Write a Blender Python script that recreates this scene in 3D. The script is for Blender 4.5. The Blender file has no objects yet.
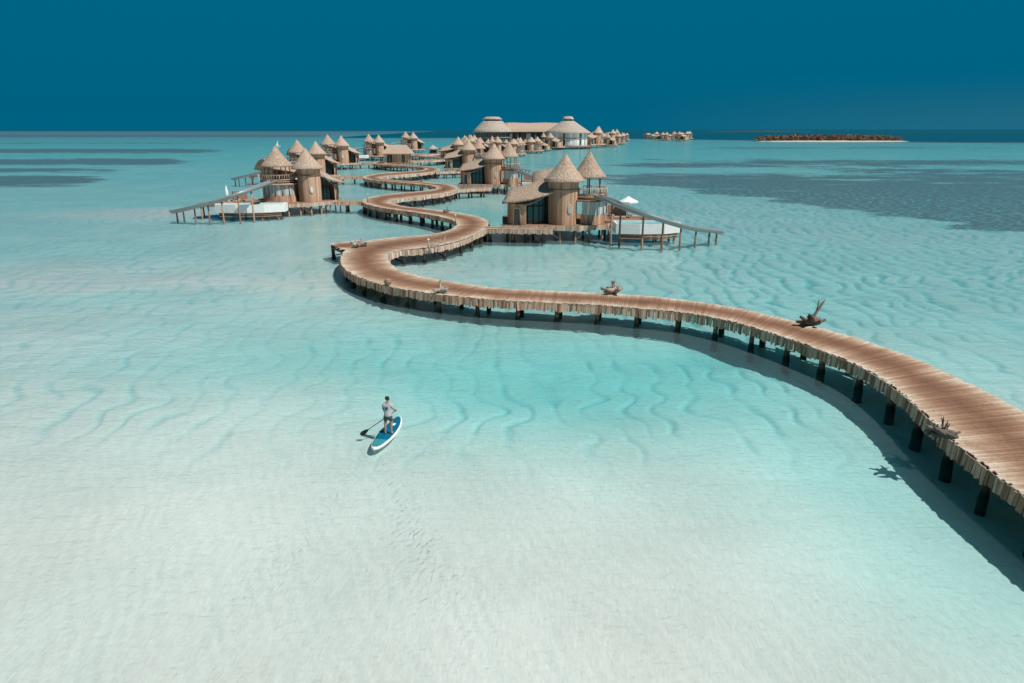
import bpy, math, random
import numpy as np
R = math.radians
random.seed(7)
sc = bpy.context.scene
COL = sc.collection

# ------------------------------------------------------------------ helpers
class MB:
    """collects simple solids and links them as one mesh"""
    def __init__(s): s.v=[]; s.f=[]; s.r=[]; s.e=[]; s.smooth=[]
    def add(s, vs, fs, rnd=None, edge=None, smooth=False):
        b=len(s.v); s.v+= [tuple(p) for p in vs]
        s.e += (edge if edge is not None else [0.0]*len(vs))
        rnd = random.random() if rnd is None else rnd
        for f in fs:
            s.f.append([b+i for i in f]); s.r.append(rnd); s.smooth.append(smooth)
    def hexa(s, p, rnd=None, edge=None):
        # p: 4 bottom points then 4 top points (ccw)
        s.add(p, [(3,2,1,0),(4,5,6,7),(0,1,5,4),(1,2,6,5),(2,3,7,6),(3,0,4,7)], rnd, edge)
    def box(s, cx,cy,cz, sx,sy,sz, rz=0, rnd=None):
        c,n=math.cos(rz),math.sin(rz); P=[]
        for z in (-sz/2, sz/2):
            for x,y in ((-1,-1),(1,-1),(1,1),(-1,1)):
                X,Y=x*sx/2,y*sy/2
                P.append((cx+X*c-Y*n, cy+X*n+Y*c, cz+z))
        s.hexa(P, rnd)
    def beam(s, a, b, w, h, rnd=None):
        ax,ay,az=a; bx,by,bz=b; dx,dy=bx-ax,by-ay; L=math.hypot(dx,dy) or 1e-6
        nx,ny=-dy/L*w/2,dx/L*w/2
        if L<1e-3: nx,ny=w/2,0
        s.hexa([(ax+nx,ay+ny,az-h/2),(ax-nx,ay-ny,az-h/2),(bx-nx,by-ny,bz-h/2),(bx+nx,by+ny,bz-h/2),
                (ax+nx,ay+ny,az+h/2),(ax-nx,ay-ny,az+h/2),(bx-nx,by-ny,bz+h/2),(bx+nx,by+ny,bz+h/2)], rnd)
    def tube(s, pts, rad, n=8, rnd=None, smooth=True, closed=True, squash=1.0):
        rings=[]; N=len(pts)
        if not hasattr(rad,'__len__'): rad=[rad]*N
        P=[np.array(p,float) for p in pts]
        up=None; vs=[]
        for i in range(N):
            t=P[min(i+1,N-1)]-P[max(i-1,0)]; t=t/(np.linalg.norm(t)+1e-9)
            if up is None:
                up=np.array([0,0,1.0]) if abs(t[2])<.9 else np.array([0,1.0,0])
            u=np.cross(t,up); u/= (np.linalg.norm(u)+1e-9); w=np.cross(u,t); up=w
            for k in range(n):
                a=2*math.pi*k/n
                vs.append(P[i]+u*math.cos(a)*rad[i]*squash+w*math.sin(a)*rad[i])
        fs=[]
        for i in range(N-1):
            for k in range(n):
                a,b=i*n+k,i*n+(k+1)%n
                fs.append((a,b,b+n,a+n))
        if closed:
            fs.append(tuple(range(n-1,-1,-1))); fs.append(tuple((N-1)*n+k for k in range(n)))
        s.add(vs,fs,rnd,None,smooth)
    def lathe(s, cx,cy, prof, n=24, jit=0, rnd=None, smooth=True, a0=0, a1=2*math.pi):
        full = abs(a1-a0-2*math.pi)<1e-6; m=n if full else n+1
        vs=[]; fs=[]
        J=[random.uniform(-jit,jit) for _ in range(m)]
        for (r,z) in prof:
            for k in range(m):
                a=a0+(a1-a0)*k/n; rr=r+(J[k] if r>.3 else 0)
                vs.append((cx+rr*math.cos(a),cy+rr*math.sin(a),z))
        for i in range(len(prof)-1):
            for k in range(n):
                a,b=i*m+k,i*m+(k+1)%m
                fs.append((a,b,b+m,a+m))
        s.add(vs,fs,rnd,None,smooth)
    def slab(s, poly, z0, z1, rnd=None):
        n=len(poly)
        vs=[(x,y,z0) for x,y in poly]+[(x,y,z1) for x,y in poly]
        fs=[tuple(range(n-1,-1,-1)),tuple(range(n,2*n))]+[(i,(i+1)%n,(i+1)%n+n,i+n) for i in range(n)]
        s.add(vs,fs,rnd)
    def plate(s, grid, th=.2, rnd=None, smooth=True):
        """grid of points (rows) thickened downward"""
        nr,nc=len(grid),len(grid[0]); vs=[p for r in grid for p in r]
        vs+= [(p[0],p[1],p[2]-th) for r in grid for p in r]; o=nr*nc; fs=[]
        for i in range(nr-1):
            for j in range(nc-1):
                a=i*nc+j; fs.append((a,a+1,a+nc+1,a+nc)); fs.append((o+a,o+a+nc,o+a+nc+1,o+a+1))
        for j in range(nc-1):
            fs.append((j,o+j,o+j+1,j+1)); a=(nr-1)*nc+j; fs.append((a,a+1,o+a+1,o+a))
        for i in range(nr-1):
            a=i*nc; fs.append((a,a+nc,o+a+nc,o+a)); a=i*nc+nc-1; fs.append((a,o+a,o+a+nc,a+nc))
        s.add(vs,fs,rnd,None,smooth)
    def mirror(s):
        s.v=[(-x,y,z) for x,y,z in s.v]; s.f=[f[::-1] for f in s.f]; return s
    def build(s, name, mat, parent=None):
        me=bpy.data.meshes.new(name); me.from_pydata(s.v,[],s.f); me.update()
        a=me.attributes.new('rnd','FLOAT','FACE'); a.data.foreach_set('value',s.r)
        if any(s.e):
            a=me.attributes.new('edge','FLOAT','POINT'); a.data.foreach_set('value',s.e)
        me.polygons.foreach_set('use_smooth',s.smooth)
        if mat: me.materials.append(mat)
        o=bpy.data.objects.new(name,me); COL.objects.link(o)
        if parent: o.parent=parent
        return o

def thing(name,label,cat,loc=(0,0,0),rz=0,group=None):
    o=bpy.data.objects.new(name,None); COL.objects.link(o); o.empty_display_size=.3
    o.location=loc; o.rotation_euler=(0,0,rz); tag(o,label,cat,group); return o
def tag(o,label,cat,group=None,kind=None):
    if label: o['label']=label
    if cat: o['category']=cat
    if group: o['group']=group
    if kind: o['kind']=kind
    return o
def struct(o): o['kind']='structure'; return o
def copy_tree(o,parent=None):
    c=o.copy(); COL.objects.link(c); c.parent=parent
    for ch in list(o.children): copy_tree(ch,c)
    return c

# ------------------------------------------------------------------ materials
def mat(name):
    m=bpy.data.materials.new(name); m.use_nodes=True
    nt=m.node_tree; nt.nodes.clear(); return m,nt
def N(nt,t,**k):
    n=nt.nodes.new(t)
    for a,b in k.items():
        if a.startswith('i_'): n.inputs[a[2:].replace('_',' ')].default_value=b
        else: setattr(n,a,b)
    return n
def ramp(nt,stops,interp='LINEAR'):
    n=nt.nodes.new('ShaderNodeValToRGB'); n.color_ramp.interpolation=interp
    el=n.color_ramp.elements
    while len(el)<len(stops): el.new(.5)
    for e,(p,c) in zip(el,stops): e.position=p; e.color=(*c,1) if len(c)==3 else c
    return n
def surf(name, stops, scale=(1,1,1), nscale=4, detail=5, rough=.9, bump=.3, rndw=.5, bdist=.03, metal=0, spec=.2, tide=False):
    """colour ramp driven by stretched noise mixed with the per-face random value"""
    m,nt=mat(name); L=nt.links.new
    tc=N(nt,'ShaderNodeTexCoord'); mp=N(nt,'ShaderNodeMapping'); mp.inputs['Scale'].default_value=scale
    L(tc.outputs['Object'],mp.inputs['Vector'])
    no=N(nt,'ShaderNodeTexNoise'); no.inputs['Scale'].default_value=nscale; no.inputs['Detail'].default_value=detail
    no.inputs['Roughness'].default_value=.65
    L(mp.outputs[0],no.inputs['Vector'])
    at=N(nt,'ShaderNodeAttribute',attribute_name='rnd')
    mx=N(nt,'ShaderNodeMix'); mx.inputs[0].default_value=rndw
    L(no.outputs['Fac'],mx.inputs[2]); L(at.outputs['Fac'],mx.inputs[3])
    cr=ramp(nt,stops); L(mx.outputs[0],cr.inputs[0])
    bs=N(nt,'ShaderNodeBsdfPrincipled'); bs.inputs['Roughness'].default_value=rough
    bs.inputs['Metallic'].default_value=metal; bs.inputs['Specular IOR Level'].default_value=spec
    if tide:   # dark algae collar round the waterline
        sz=N(nt,'ShaderNodeSeparateXYZ'); L(tc.outputs['Object'],sz.inputs[0])
        zz=N(nt,'ShaderNodeMath',operation='MULTIPLY_ADD'); L(no.outputs['Fac'],zz.inputs[0]); zz.inputs[1].default_value=-.5; L(sz.outputs[2],zz.inputs[2])
        tr=N(nt,'ShaderNodeMapRange',interpolation_type='SMOOTHSTEP'); L(zz.outputs[0],tr.inputs[0]); tr.inputs[1].default_value=.18; tr.inputs[2].default_value=-.02
        tm=N(nt,'ShaderNodeMix',data_type='RGBA'); L(tr.outputs[0],tm.inputs[0]); L(cr.outputs[0],tm.inputs[6]); tm.inputs[7].default_value=(.018,.024,.016,1)
        L(tm.outputs[2],bs.inputs['Base Color'])
    else: L(cr.outputs[0],bs.inputs['Base Color'])
    bp=N(nt,'ShaderNodeBump'); bp.inputs['Strength'].default_value=bump; bp.inputs['Distance'].default_value=bdist
    L(no.outputs['Fac'],bp.inputs['Height']); L(bp.outputs[0],bs.inputs['Normal'])
    ou=N(nt,'ShaderNodeOutputMaterial'); L(bs.outputs[0],ou.inputs[0])
    return m
M={}
M['thatch']=surf('thatch',[(.28,(.24,.163,.118)),(.5,(.48,.35,.265)),(.72,(.68,.54,.43))],(2,2,.35),2.4,9,.95,1,.08,.22)
M['thatch_grey']=surf('thatch_grey',[(.26,(.22,.17,.14)),(.5,(.43,.355,.30)),(.74,(.62,.53,.46))],(2,2,.6),.6,9,.95,1,.08,.3)
M['cladding']=surf('cladding',[(.15,(.27,.15,.095)),(.45,(.50,.305,.20)),(.85,(.70,.48,.345))],(4,4,.5),2,6,.85,.4,.6)
M['timber']=surf('timber',[(.1,(.10,.06,.04)),(.5,(.28,.165,.11)),(.9,(.48,.33,.245))],(3,3,.8),3,6,.9,.4,.5)
M['pale_timber']=surf('pale_timber',[(.1,(.26,.17,.12)),(.5,(.46,.33,.255)),(.9,(.66,.52,.43))],(3,3,3),3,6,.9,.4,.6)
M['piling']=surf('piling',[(.1,(.035,.022,.017)),(.5,(.12,.07,.048)),(.9,(.25,.155,.11))],(3,3,.8),3,6,.85,.5,.4,tide=True)
M['driftwood']=surf('driftwood',[(.2,(.16,.125,.10)),(.5,(.38,.32,.27)),(.8,(.62,.55,.49))],(3,3,3),5,6,.9,.6,.2)
M['driftwood_dark']=surf('driftwood_dark',[(.2,(.04,.035,.03)),(.5,(.16,.125,.105)),(.8,(.42,.31,.24))],(3,3,3),4,6,.9,.7,.2)
M['white']=surf('white_render',[(.2,(.66,.67,.66)),(.8,(.84,.84,.82))],(1,1,1),2,5,.6,.1,.2)
M['canvas']=surf('canvas',[(.2,(.74,.74,.72)),(.8,(.86,.86,.84))],(1,1,1),6,4,.8,.1,.2)
M['slide']=surf('slide_shell',[(.2,(.17,.20,.21)),(.8,(.28,.31,.32))],(1,1,1),1.2,4,.35,.05,.3,.01,0,.5)
M['glass']=surf('window_glass',[(.2,(.01,.05,.055)),(.8,(.03,.09,.10))],(1,1,1),1,3,.08,0,.3,.01,0,.9)
M['curtain']=surf('pale_glazing',[(.2,(.30,.36,.37)),(.5,(.50,.54,.53)),(.8,(.66,.69,.67))],(3,3,.2),2,3,.25,.05,.6,.01,0,.6)
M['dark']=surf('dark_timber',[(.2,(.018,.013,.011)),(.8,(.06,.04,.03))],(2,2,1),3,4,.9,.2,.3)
M['pool']=surf('pool_water',[(.2,(.10,.42,.45)),(.8,(.16,.52,.54))],(1,1,1),2,3,.08,.2,.1,.02,0,.6)
M['foliage']=surf('island_foliage',[(.2,(.10,.052,.034)),(.5,(.21,.11,.07)),(.8,(.31,.18,.12))],(1,1,1),.4,6,.95,.3,.7)
M['skin']=surf('skin',[(.2,(.36,.19,.13)),(.8,(.46,.26,.18))],(1,1,1),20,3,.6,.05,0)
M['shirt']=surf('shirt_cloth',[(.2,(.36,.36,.35)),(.8,(.56,.56,.54))],(1,1,1),9,4,.9,.4,0,.02)
M['shorts']=surf('shorts_cloth',[(.2,(.05,.055,.06)),(.8,(.12,.125,.13))],(1,1,1),12,4,.9,.3,0)
M['hair']=surf('hair',[(.2,(.022,.014,.01)),(.8,(.06,.04,.03))],(1,1,1),40,4,.7,.8,0)
M['board_white']=surf('board_white',[(.2,(.76,.78,.78)),(.8,(.84,.85,.85))],(1,1,1),4,3,.3,.02,0)
M['board_blue']=surf('board_blue',[(.2,(.0,.105,.18)),(.8,(.003,.15,.24))],(1,1,1),6,3,.5,.1,0)
M['board_teal']=surf('board_teal',[(.2,(.03,.22,.26)),(.8,(.06,.30,.33))],(1,1,1),6,3,.6,.1,0)
M['paddle']=surf('paddle_carbon',[(.2,(.01,.014,.016)),(.8,(.03,.035,.038))],(1,1,1),6,3,.35,.02,0)

def deck_material():
    m,nt=mat('boardwalk_planks'); L=nt.links.new
    tc=N(nt,'ShaderNodeTexCoord')
    rn=N(nt,'ShaderNodeAttribute',attribute_name='rnd'); ed=N(nt,'ShaderNodeAttribute',attribute_name='edge')
    no=N(nt,'ShaderNodeTexNoise'); no.inputs['Scale'].default_value=.55; no.inputs['Detail'].default_value=6; no.inputs['Roughness'].default_value=.6
    L(tc.outputs['Object'],no.inputs['Vector'])
    nf=N(nt,'ShaderNodeTexNoise'); nf.inputs['Scale'].default_value=7; nf.inputs['Detail'].default_value=7
    L(tc.outputs['Object'],nf.inputs['Vector'])
    ab=N(nt,'ShaderNodeMath',operation='ABSOLUTE'); L(ed.outputs['Fac'],ab.inputs[0])
    # bleached margins: |edge| + plank jitter + noise
    a1=N(nt,'ShaderNodeMath',operation='MULTIPLY_ADD'); L(rn.outputs['Fac'],a1.inputs[0]); a1.inputs[1].default_value=.24; L(ab.outputs[0],a1.inputs[2])
    a2=N(nt,'ShaderNodeMath',operation='MULTIPLY_ADD'); L(no.outputs['Fac'],a2.inputs[0]); a2.inputs[1].default_value=.9; L(a1.outputs[0],a2.inputs[2])
    cr=ramp(nt,[(.0,(.18,.09,.056)),(.30,(.25,.13,.080)),(.52,(.34,.195,.125)),(.74,(.49,.34,.24)),(.95,(.68,.57,.46))])
    sc_=N(nt,'ShaderNodeMath',operation='MULTIPLY_ADD'); L(a2.outputs[0],sc_.inputs[0]); sc_.inputs[1].default_value=.74; sc_.inputs[2].default_value=-.25
    L(sc_.outputs[0],cr.inputs[0])
    hv=N(nt,'ShaderNodeHueSaturation')
    vv=N(nt,'ShaderNodeMath',operation='MULTIPLY_ADD'); L(nf.outputs['Fac'],vv.inputs[0]); vv.inputs[1].default_value=.7; vv.inputs[2].default_value=.62
    L(vv.outputs[0],hv.inputs['Value']); L(cr.outputs[0],hv.inputs['Color'])
    bs=N(nt,'ShaderNodeBsdfPrincipled'); bs.inputs['Roughness'].default_value=.85; bs.inputs['Specular IOR Level'].default_value=.2
    L(hv.outputs[0],bs.inputs['Base Color'])
    bp=N(nt,'ShaderNodeBump'); bp.inputs['Strength'].default_value=.5; bp.inputs['Distance'].default_value=.02
    L(nf.outputs['Fac'],bp.inputs['Height']); L(bp.outputs[0],bs.inputs['Normal'])
    ou=N(nt,'ShaderNodeOutputMaterial'); L(bs.outputs[0],ou.inputs[0]); return m
M['deck']=deck_material()

# ------------------------------------------------------------------ camera, light, sky
PITCH=math.atan(212.5/683); H=13.0
cam=bpy.data.cameras.new('camera'); co=bpy.data.objects.new('camera',cam); COL.objects.link(co)
cam.sensor_width=36; cam.lens=683/1024*36; cam.clip_start=.2; cam.clip_end=80000
co.location=(0,0,H); co.rotation_euler=(math.pi/2-PITCH,0,0); sc.camera=co
SP,CP=math.sin(PITCH),math.cos(PITCH)
def U(x,y,z=0.0):
    """world point at height z seen at a photograph position (used only to lay the place out)"""
    u=(x-512)/683; v=(y-341.5)/683; t=(H-z)/(SP+v*CP); return (u*t,(CP-v*SP)*t)

SUN_EL=R(55); sdir=(.86,-.51)          # horizontal direction towards the sun
sun=bpy.data.lights.new('sun','SUN'); sun.energy=4.6; sun.angle=R(.5); sun.color=(1,.955,.9)
so=bpy.data.objects.new('sun',sun); COL.objects.link(so)
az=math.atan2(sdir[1],sdir[0])
so.rotation_euler=(math.pi/2-SUN_EL,0,az+math.pi/2)
w=bpy.data.worlds.new('World'); sc.world=w; w.use_nodes=True; nt=w.node_tree; nt.nodes.clear(); L=nt.links.new
sky=nt.nodes.new('ShaderNodeTexSky'); sky.sky_type='NISHITA'; sky.sun_disc=False
sky.sun_elevation=SUN_EL; sky.sun_rotation=math.pi/2-az
sky.air_density=1.2; sky.dust_density=.3; sky.ozone_density=3
tc=N(nt,'ShaderNodeTexCoord'); sx=N(nt,'ShaderNodeSeparateXYZ'); L(tc.outputs['Generated'],sx.inputs[0])
mr=N(nt,'ShaderNodeMapRange',interpolation_type='SMOOTHSTEP'); L(sx.outputs['Z'],mr.inputs[0])
mr.inputs[1].default_value=.16; mr.inputs[2].default_value=.75
tint=N(nt,'ShaderNodeMix',data_type='RGBA',blend_type='MULTIPLY'); tint.inputs[0].default_value=1
L(sky.outputs[0],tint.inputs[6]); tint.inputs[7].default_value=(.155,.50,.40,1)
# deep teal band low over the sea, a touch greyer to the right
low=ramp(nt,[(0.0,(.000,.112,.205)),(.02,(.0,.108,.198)),(.05,(.0,.122,.222)),(.16,(.0,.128,.232))]); L(sx.outputs['Z'],low.inputs[0])
grey=ramp(nt,[(.15,(0,.122,.222)),(.62,(.018,.145,.225))]); L(sx.outputs['X'],grey.inputs[0])
zf=N(nt,'ShaderNodeMapRange',interpolation_type='SMOOTHSTEP'); L(sx.outputs['Z'],zf.inputs[0]); zf.inputs[1].default_value=.07; zf.inputs[2].default_value=.0
zf.inputs[3].default_value=0; zf.inputs[4].default_value=.9
lg=N(nt,'ShaderNodeMix',data_type='RGBA'); L(zf.outputs[0],lg.inputs[0]); L(low.outputs[0],lg.inputs[6]); L(grey.outputs[0],lg.inputs[7])
up=N(nt,'ShaderNodeMix',data_type='RGBA',blend_type='MULTIPLY'); up.inputs[0].default_value=1; L(lg.outputs[2],up.inputs[6]); up.inputs[7].default_value=(10,10,10,1)
fin=N(nt,'ShaderNodeMix',data_type='RGBA'); L(mr.outputs[0],fin.inputs[0]); L(up.outputs[2],fin.inputs[6]); L(tint.outputs[2],fin.inputs[7])
bg=N(nt,'ShaderNodeBackground'); bg.inputs[1].default_value=.1; L(fin.outputs[2],bg.inputs[0])
wo=N(nt,'ShaderNodeOutputWorld'); L(bg.outputs[0],wo.inputs[0])
sc.view_settings.view_transform='Standard'; sc.view_settings.look='None'; sc.view_settings.exposure=0; sc.view_settings.gamma=1
sc.render.engine='CYCLES'; sc.cycles.transparent_max_bounces=12; sc.cycles.max_bounces=6
sc.cycles.sample_clamp_indirect=4

# ------------------------------------------------------------------ sea bed
def vnoise(x,y,seed=0):
    xi=np.floor(x).astype(np.int64); yi=np.floor(y).astype(np.int64); xf=x-xi; yf=y-yi
    u=xf*xf*xf*(xf*(xf*6-15)+10); v=yf*yf*yf*(yf*(yf*6-15)+10)
    def h(a,b):
        n=(a*374761393+b*668265263+seed*1442695041)&0x7fffffff
        n=((n^(n>>13))*1274126177)&0x7fffffff
        return ((n^(n>>16))&0xffff)/65535.0
    return (h(xi,yi)*(1-u)+h(xi+1,yi)*u)*(1-v)+(h(xi,yi+1)*(1-u)+h(xi+1,yi+1)*u)*v
def fbm(x,y,o=4,seed=0):
    a=0;s=0;k=1.0
    for i in range(o):
        a=a+k*vnoise(x*2**i+i*17.3,y*2**i-i*9.1,seed+i); s+=k; k*=.5
    return a/s
def sst(a,b,x):
    t=np.clip((x-a)/(b-a),0,1); return t*t*(3-2*t)
def G(x,y,cx,cy,sx_,sy_,rot=0):
    c,s=math.cos(rot),math.sin(rot); dx=x-cx; dy=y-cy
    return np.exp(-(((dx*c+dy*s)/sx_)**2+((-dx*s+dy*c)/sy_)**2))
def seabed(x,y):
    wx=x+6*(fbm(x/14,y/14,3,5)-.5); wy=y+6*(fbm(x/14+9,y/14,3,6)-.5)
    z=-.16-.13*sst(19,38,y)+.13*sst(2,-14,x)*sst(24,34,y)*sst(80,60,y)+0*x
    z-= .38*G(wx,wy,18.9,21,1.9,13,0)+.3*G(wx,wy,12,41,4,3,-.6)
    z-= .56*G(wx,wy,5,35.5,14,8,-.22)            # turquoise hollow in front of the boardwalk
    z-= .26*G(wx,wy,-3,40,22,7)
    z-= .14*G(wx,wy,10,52,24,8)+.12*G(wx,wy,30,58,16,22)
    z-= .10*G(wx,wy,-16,37,9,4)+.12*G(wx,wy,-34,54,30,3,-.05)+.08*G(wx,wy,-20,47,25,2.5)
    z-= .35*G(wx,wy,15,20,5,9,.35)
    z-= .42*G(wx,wy,3,92,13,9)+.35*G(wx,wy,-4,110,10,8)
    z+= .10*G(wx,wy,-40,58,25,4)
    z+= .22*G(wx,wy,-58,112,16,9)
    far=sst(50,130,y); z+= .06*far
    z+= (.16*(fbm(x/11,y/11,4,1)-.5))*(1-.5*far)
    z+= .10*(fbm(x/40,y/40,3,2)-.5)
    # sand waves: broken crests with sharp troughs, finer in the far right field
    ang=.15+.55*sst(-10,30,x)+.5*(fbm(x/30,y/30,2,9)-.5)
    wv=1.9*(fbm(x/4.2,y/3.6,2,3)-.5)
    per=1.9
    ph=(x*1.0)/per + .06*y/per + wv
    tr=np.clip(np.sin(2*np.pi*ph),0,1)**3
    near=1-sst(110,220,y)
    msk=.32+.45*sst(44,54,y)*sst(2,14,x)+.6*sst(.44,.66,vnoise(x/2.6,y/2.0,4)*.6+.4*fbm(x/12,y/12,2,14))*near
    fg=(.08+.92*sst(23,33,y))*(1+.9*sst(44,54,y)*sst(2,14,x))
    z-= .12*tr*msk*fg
    z+= .012*np.sin(2*np.pi*((x*.9+y*.5)/.55+2*fbm(x/2,y/2,2,8)))*(1-sst(25,60,y))*.5
    # reef edges and the deep sea beyond
    edge=1060-370*sst(0,500,x)+3600*sst(-260,-520,x)+90*(fbm(x/160,y/400,3,12)-.5)
    deep=sst(0,60,y-edge)
    out=sst(2600,3000,y+x*.4)*(1-sst(4600,5200,y+x*.4))*sst(700,-100,x)
    z=z-9*deep*(1-.9*out)
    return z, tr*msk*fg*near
def grassmask(x,y):
    n=fbm(x/60+3,y/30,4,21); n2=fbm(x/16,y/6,4,22); n3=fbm(x/5,y/3,3,23)
    nn=.34*n+.42*n2+.24*n3
    dline=((x-31)*(88-165)-(y-165)*(70-31))/math.hypot(77,39)
    dl=-dline+16*(n2-.5)
    r=sst(-5,9,dl)*sst(480,330,y)*(.36+.64*sst(265,150,y-.25*(x-80)))*.80
    px=x/y
    l=1.0*np.exp(-((y-188)/24)**2)*sst(-.52,-.66,px)
    l=np.maximum(l,.95*np.exp(-((y-300)/36)**2)*sst(-.40,-.52,px))
    l=np.maximum(l,.85*np.exp(-((y-455)/60)**2)*sst(-.34,-.46,px))
    l=np.maximum(l,.65*np.exp(-((y-235)/20)**2)*sst(-.45,-.6,px))
    l=np.maximum(l,1.0*np.exp(-((y-1500)/330)**4)*sst(-.20,-.30,px))
    l=np.maximum(l,.5*np.exp(-((y-700)/60)**2)*sst(-.30,-.45,px))
    c=.64*sst(.06,.2,px)*np.exp(-((y-290)/60)**2)
    c=np.maximum(c,.5*sst(.1,.3,px)*np.exp(-((y-520)/60)**2))
    b_=np.maximum(np.maximum(r,l),c)
    return 1.0*sst(.30,.49,nn*.9+(b_-.60)*.75)*sst(.05,.3,b_)*sst(80,92,y)
def make_seabed():
    th=np.concatenate([np.linspace(-180,-62,40)[:-1],np.linspace(-62,62,820),np.linspace(62,180,40)[1:-1]])
    th=np.radians(th)
    r=[1.0,4,8.0]
    while r[-1]<60: r.append(r[-1]*1.0052)
    while r[-1]<1500: r.append(r[-1]*1.009)
    while r[-1]<30000: r.append(r[-1]*1.04)
    r=np.array(r); RR,TT=np.meshgrid(r,th,indexing='ij')
    X=RR*np.sin(TT); Y=RR*np.cos(TT); Z,TRO=seabed(X,Y); gm=grassmask(X,Y)
    nr,nc=X.shape
    me=bpy.data.meshes.new('seabed'); V=np.stack([X,Y,Z],-1).reshape(-1,3)
    nv=V.shape[0]; me.vertices.add(nv+1)
    V=np.vstack([V,[[0,0,-.4]]]); me.vertices.foreach_set('co',V.astype(np.float32).ravel())
    i,j=np.meshgrid(np.arange(nr-1),np.arange(nc),indexing='ij'); j2=(j+1)%nc
    a=i*nc+j; b=i*nc+j2; c=(i+1)*nc+j2; d=(i+1)*nc+j
    Q=np.stack([a,d,c,b],-1).reshape(-1,4)
    nf=Q.shape[0]; me.loops.add(nf*4); me.loops.foreach_set('vertex_index',Q.ravel().astype(np.int32))
    me.polygons.add(nf); me.polygons.foreach_set('loop_start',np.arange(0,nf*4,4,dtype=np.int32))
    me.update(calc_edges=True); me.polygons.foreach_set('use_smooth',np.ones(nf,bool))
    at=me.attributes.new('grass','FLOAT','POINT'); at.data.foreach_set('value',np.append(gm.ravel(),0).astype(np.float32))
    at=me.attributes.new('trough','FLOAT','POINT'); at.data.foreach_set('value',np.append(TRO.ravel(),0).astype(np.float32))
    o=bpy.data.objects.new('seabed',me); COL.objects.link(o); struct(o)
    m,nt=mat('sand_and_seagrass'); L=nt.links.new
    tc=N(nt,'ShaderNodeTexCoord')
    n1=N(nt,'ShaderNodeTexNoise'); n1.inputs['Scale'].default_value=.12; n1.inputs['Detail'].default_value=6
    n2=N(nt,'ShaderNodeTexNoise'); n2.inputs['Scale'].default_value=3; n2.inputs['Detail'].default_value=5
    L(tc.outputs['Object'],n1.inputs[0]); L(tc.outputs['Object'],n2.inputs[0])
    mp0=N(nt,'ShaderNodeMapping'); mp0.inputs['Rotation'].default_value=(0,0,R(-50)); mp0.inputs['Scale'].default_value=(1.0,.35,1); L(tc.outputs['Object'],mp0.inputs[0])
    cr=ramp(nt,[(.35,(.62,.585,.55)),(.65,(.715,.675,.64))]); L(n1.outputs[0],cr.inputs[0])
    gr=N(nt,'ShaderNodeAttribute',attribute_name='grass')
    g2=ramp(nt,[(.35,(.05,.035,.035)),(.65,(.17,.115,.105))]); L(n2.outputs[0],g2.inputs[0])
    mx=N(nt,'ShaderNodeMix',data_type='RGBA'); L(gr.outputs['Fac'],mx.inputs[0]); 
    vo=N(nt,'ShaderNodeTexNoise'); vo.inputs['Scale'].default_value=9; vo.inputs['Detail'].default_value=5; vo.inputs['Roughness'].default_value=.8; vo.inputs['Distortion'].default_value=.8; L(mp0.outputs[0],vo.inputs[0])
    vr=N(nt,'ShaderNodeMapRange'); L(vo.outputs[0],vr.inputs[0]); vr.inputs[1].default_value=.3; vr.inputs[2].default_value=.7; vr.inputs[3].default_value=.90; vr.inputs[4].default_value=1.09
    hs=N(nt,'ShaderNodeHueSaturation'); L(vr.outputs[0],hs.inputs['Value']); L(cr.outputs[0],hs.inputs['Color'])
    L(hs.outputs[0],mx.inputs[6]); L(g2.outputs[0],mx.inputs[7])
    bs=N(nt,'ShaderNodeBsdfDiffuse'); 
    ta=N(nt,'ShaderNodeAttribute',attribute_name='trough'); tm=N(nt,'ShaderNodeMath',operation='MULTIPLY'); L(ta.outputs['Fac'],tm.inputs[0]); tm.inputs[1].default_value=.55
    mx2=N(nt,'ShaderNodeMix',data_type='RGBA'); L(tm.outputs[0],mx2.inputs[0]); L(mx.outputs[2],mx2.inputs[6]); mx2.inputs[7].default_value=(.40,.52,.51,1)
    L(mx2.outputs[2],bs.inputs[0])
    mp=N(nt,'ShaderNodeMapping'); mp.inputs['Rotation'].default_value=(0,0,R(-35)); mp.inputs['Scale'].default_value=(3.2,1.1,1)
    L(tc.outputs['Object'],mp.inputs[0])
    n3=N(nt,'ShaderNodeTexNoise'); n3.inputs['Scale'].default_value=1.6; n3.inputs['Detail'].default_value=3; n3.inputs['Distortion'].default_value=1.2; L(mp.outputs[0],n3.inputs[0])
    bp=N(nt,'ShaderNodeBump'); bp.inputs['Strength'].default_value=.32; bp.inputs['Distance'].default_value=.05
    L(n3.outputs[0],bp.inputs['Height']); L(bp.outputs[0],bs.inputs['Normal'])
    ou=N(nt,'ShaderNodeOutputMaterial'); L(bs.outputs[0],ou.inputs[0]); me.materials.append(m)
make_seabed()

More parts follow.
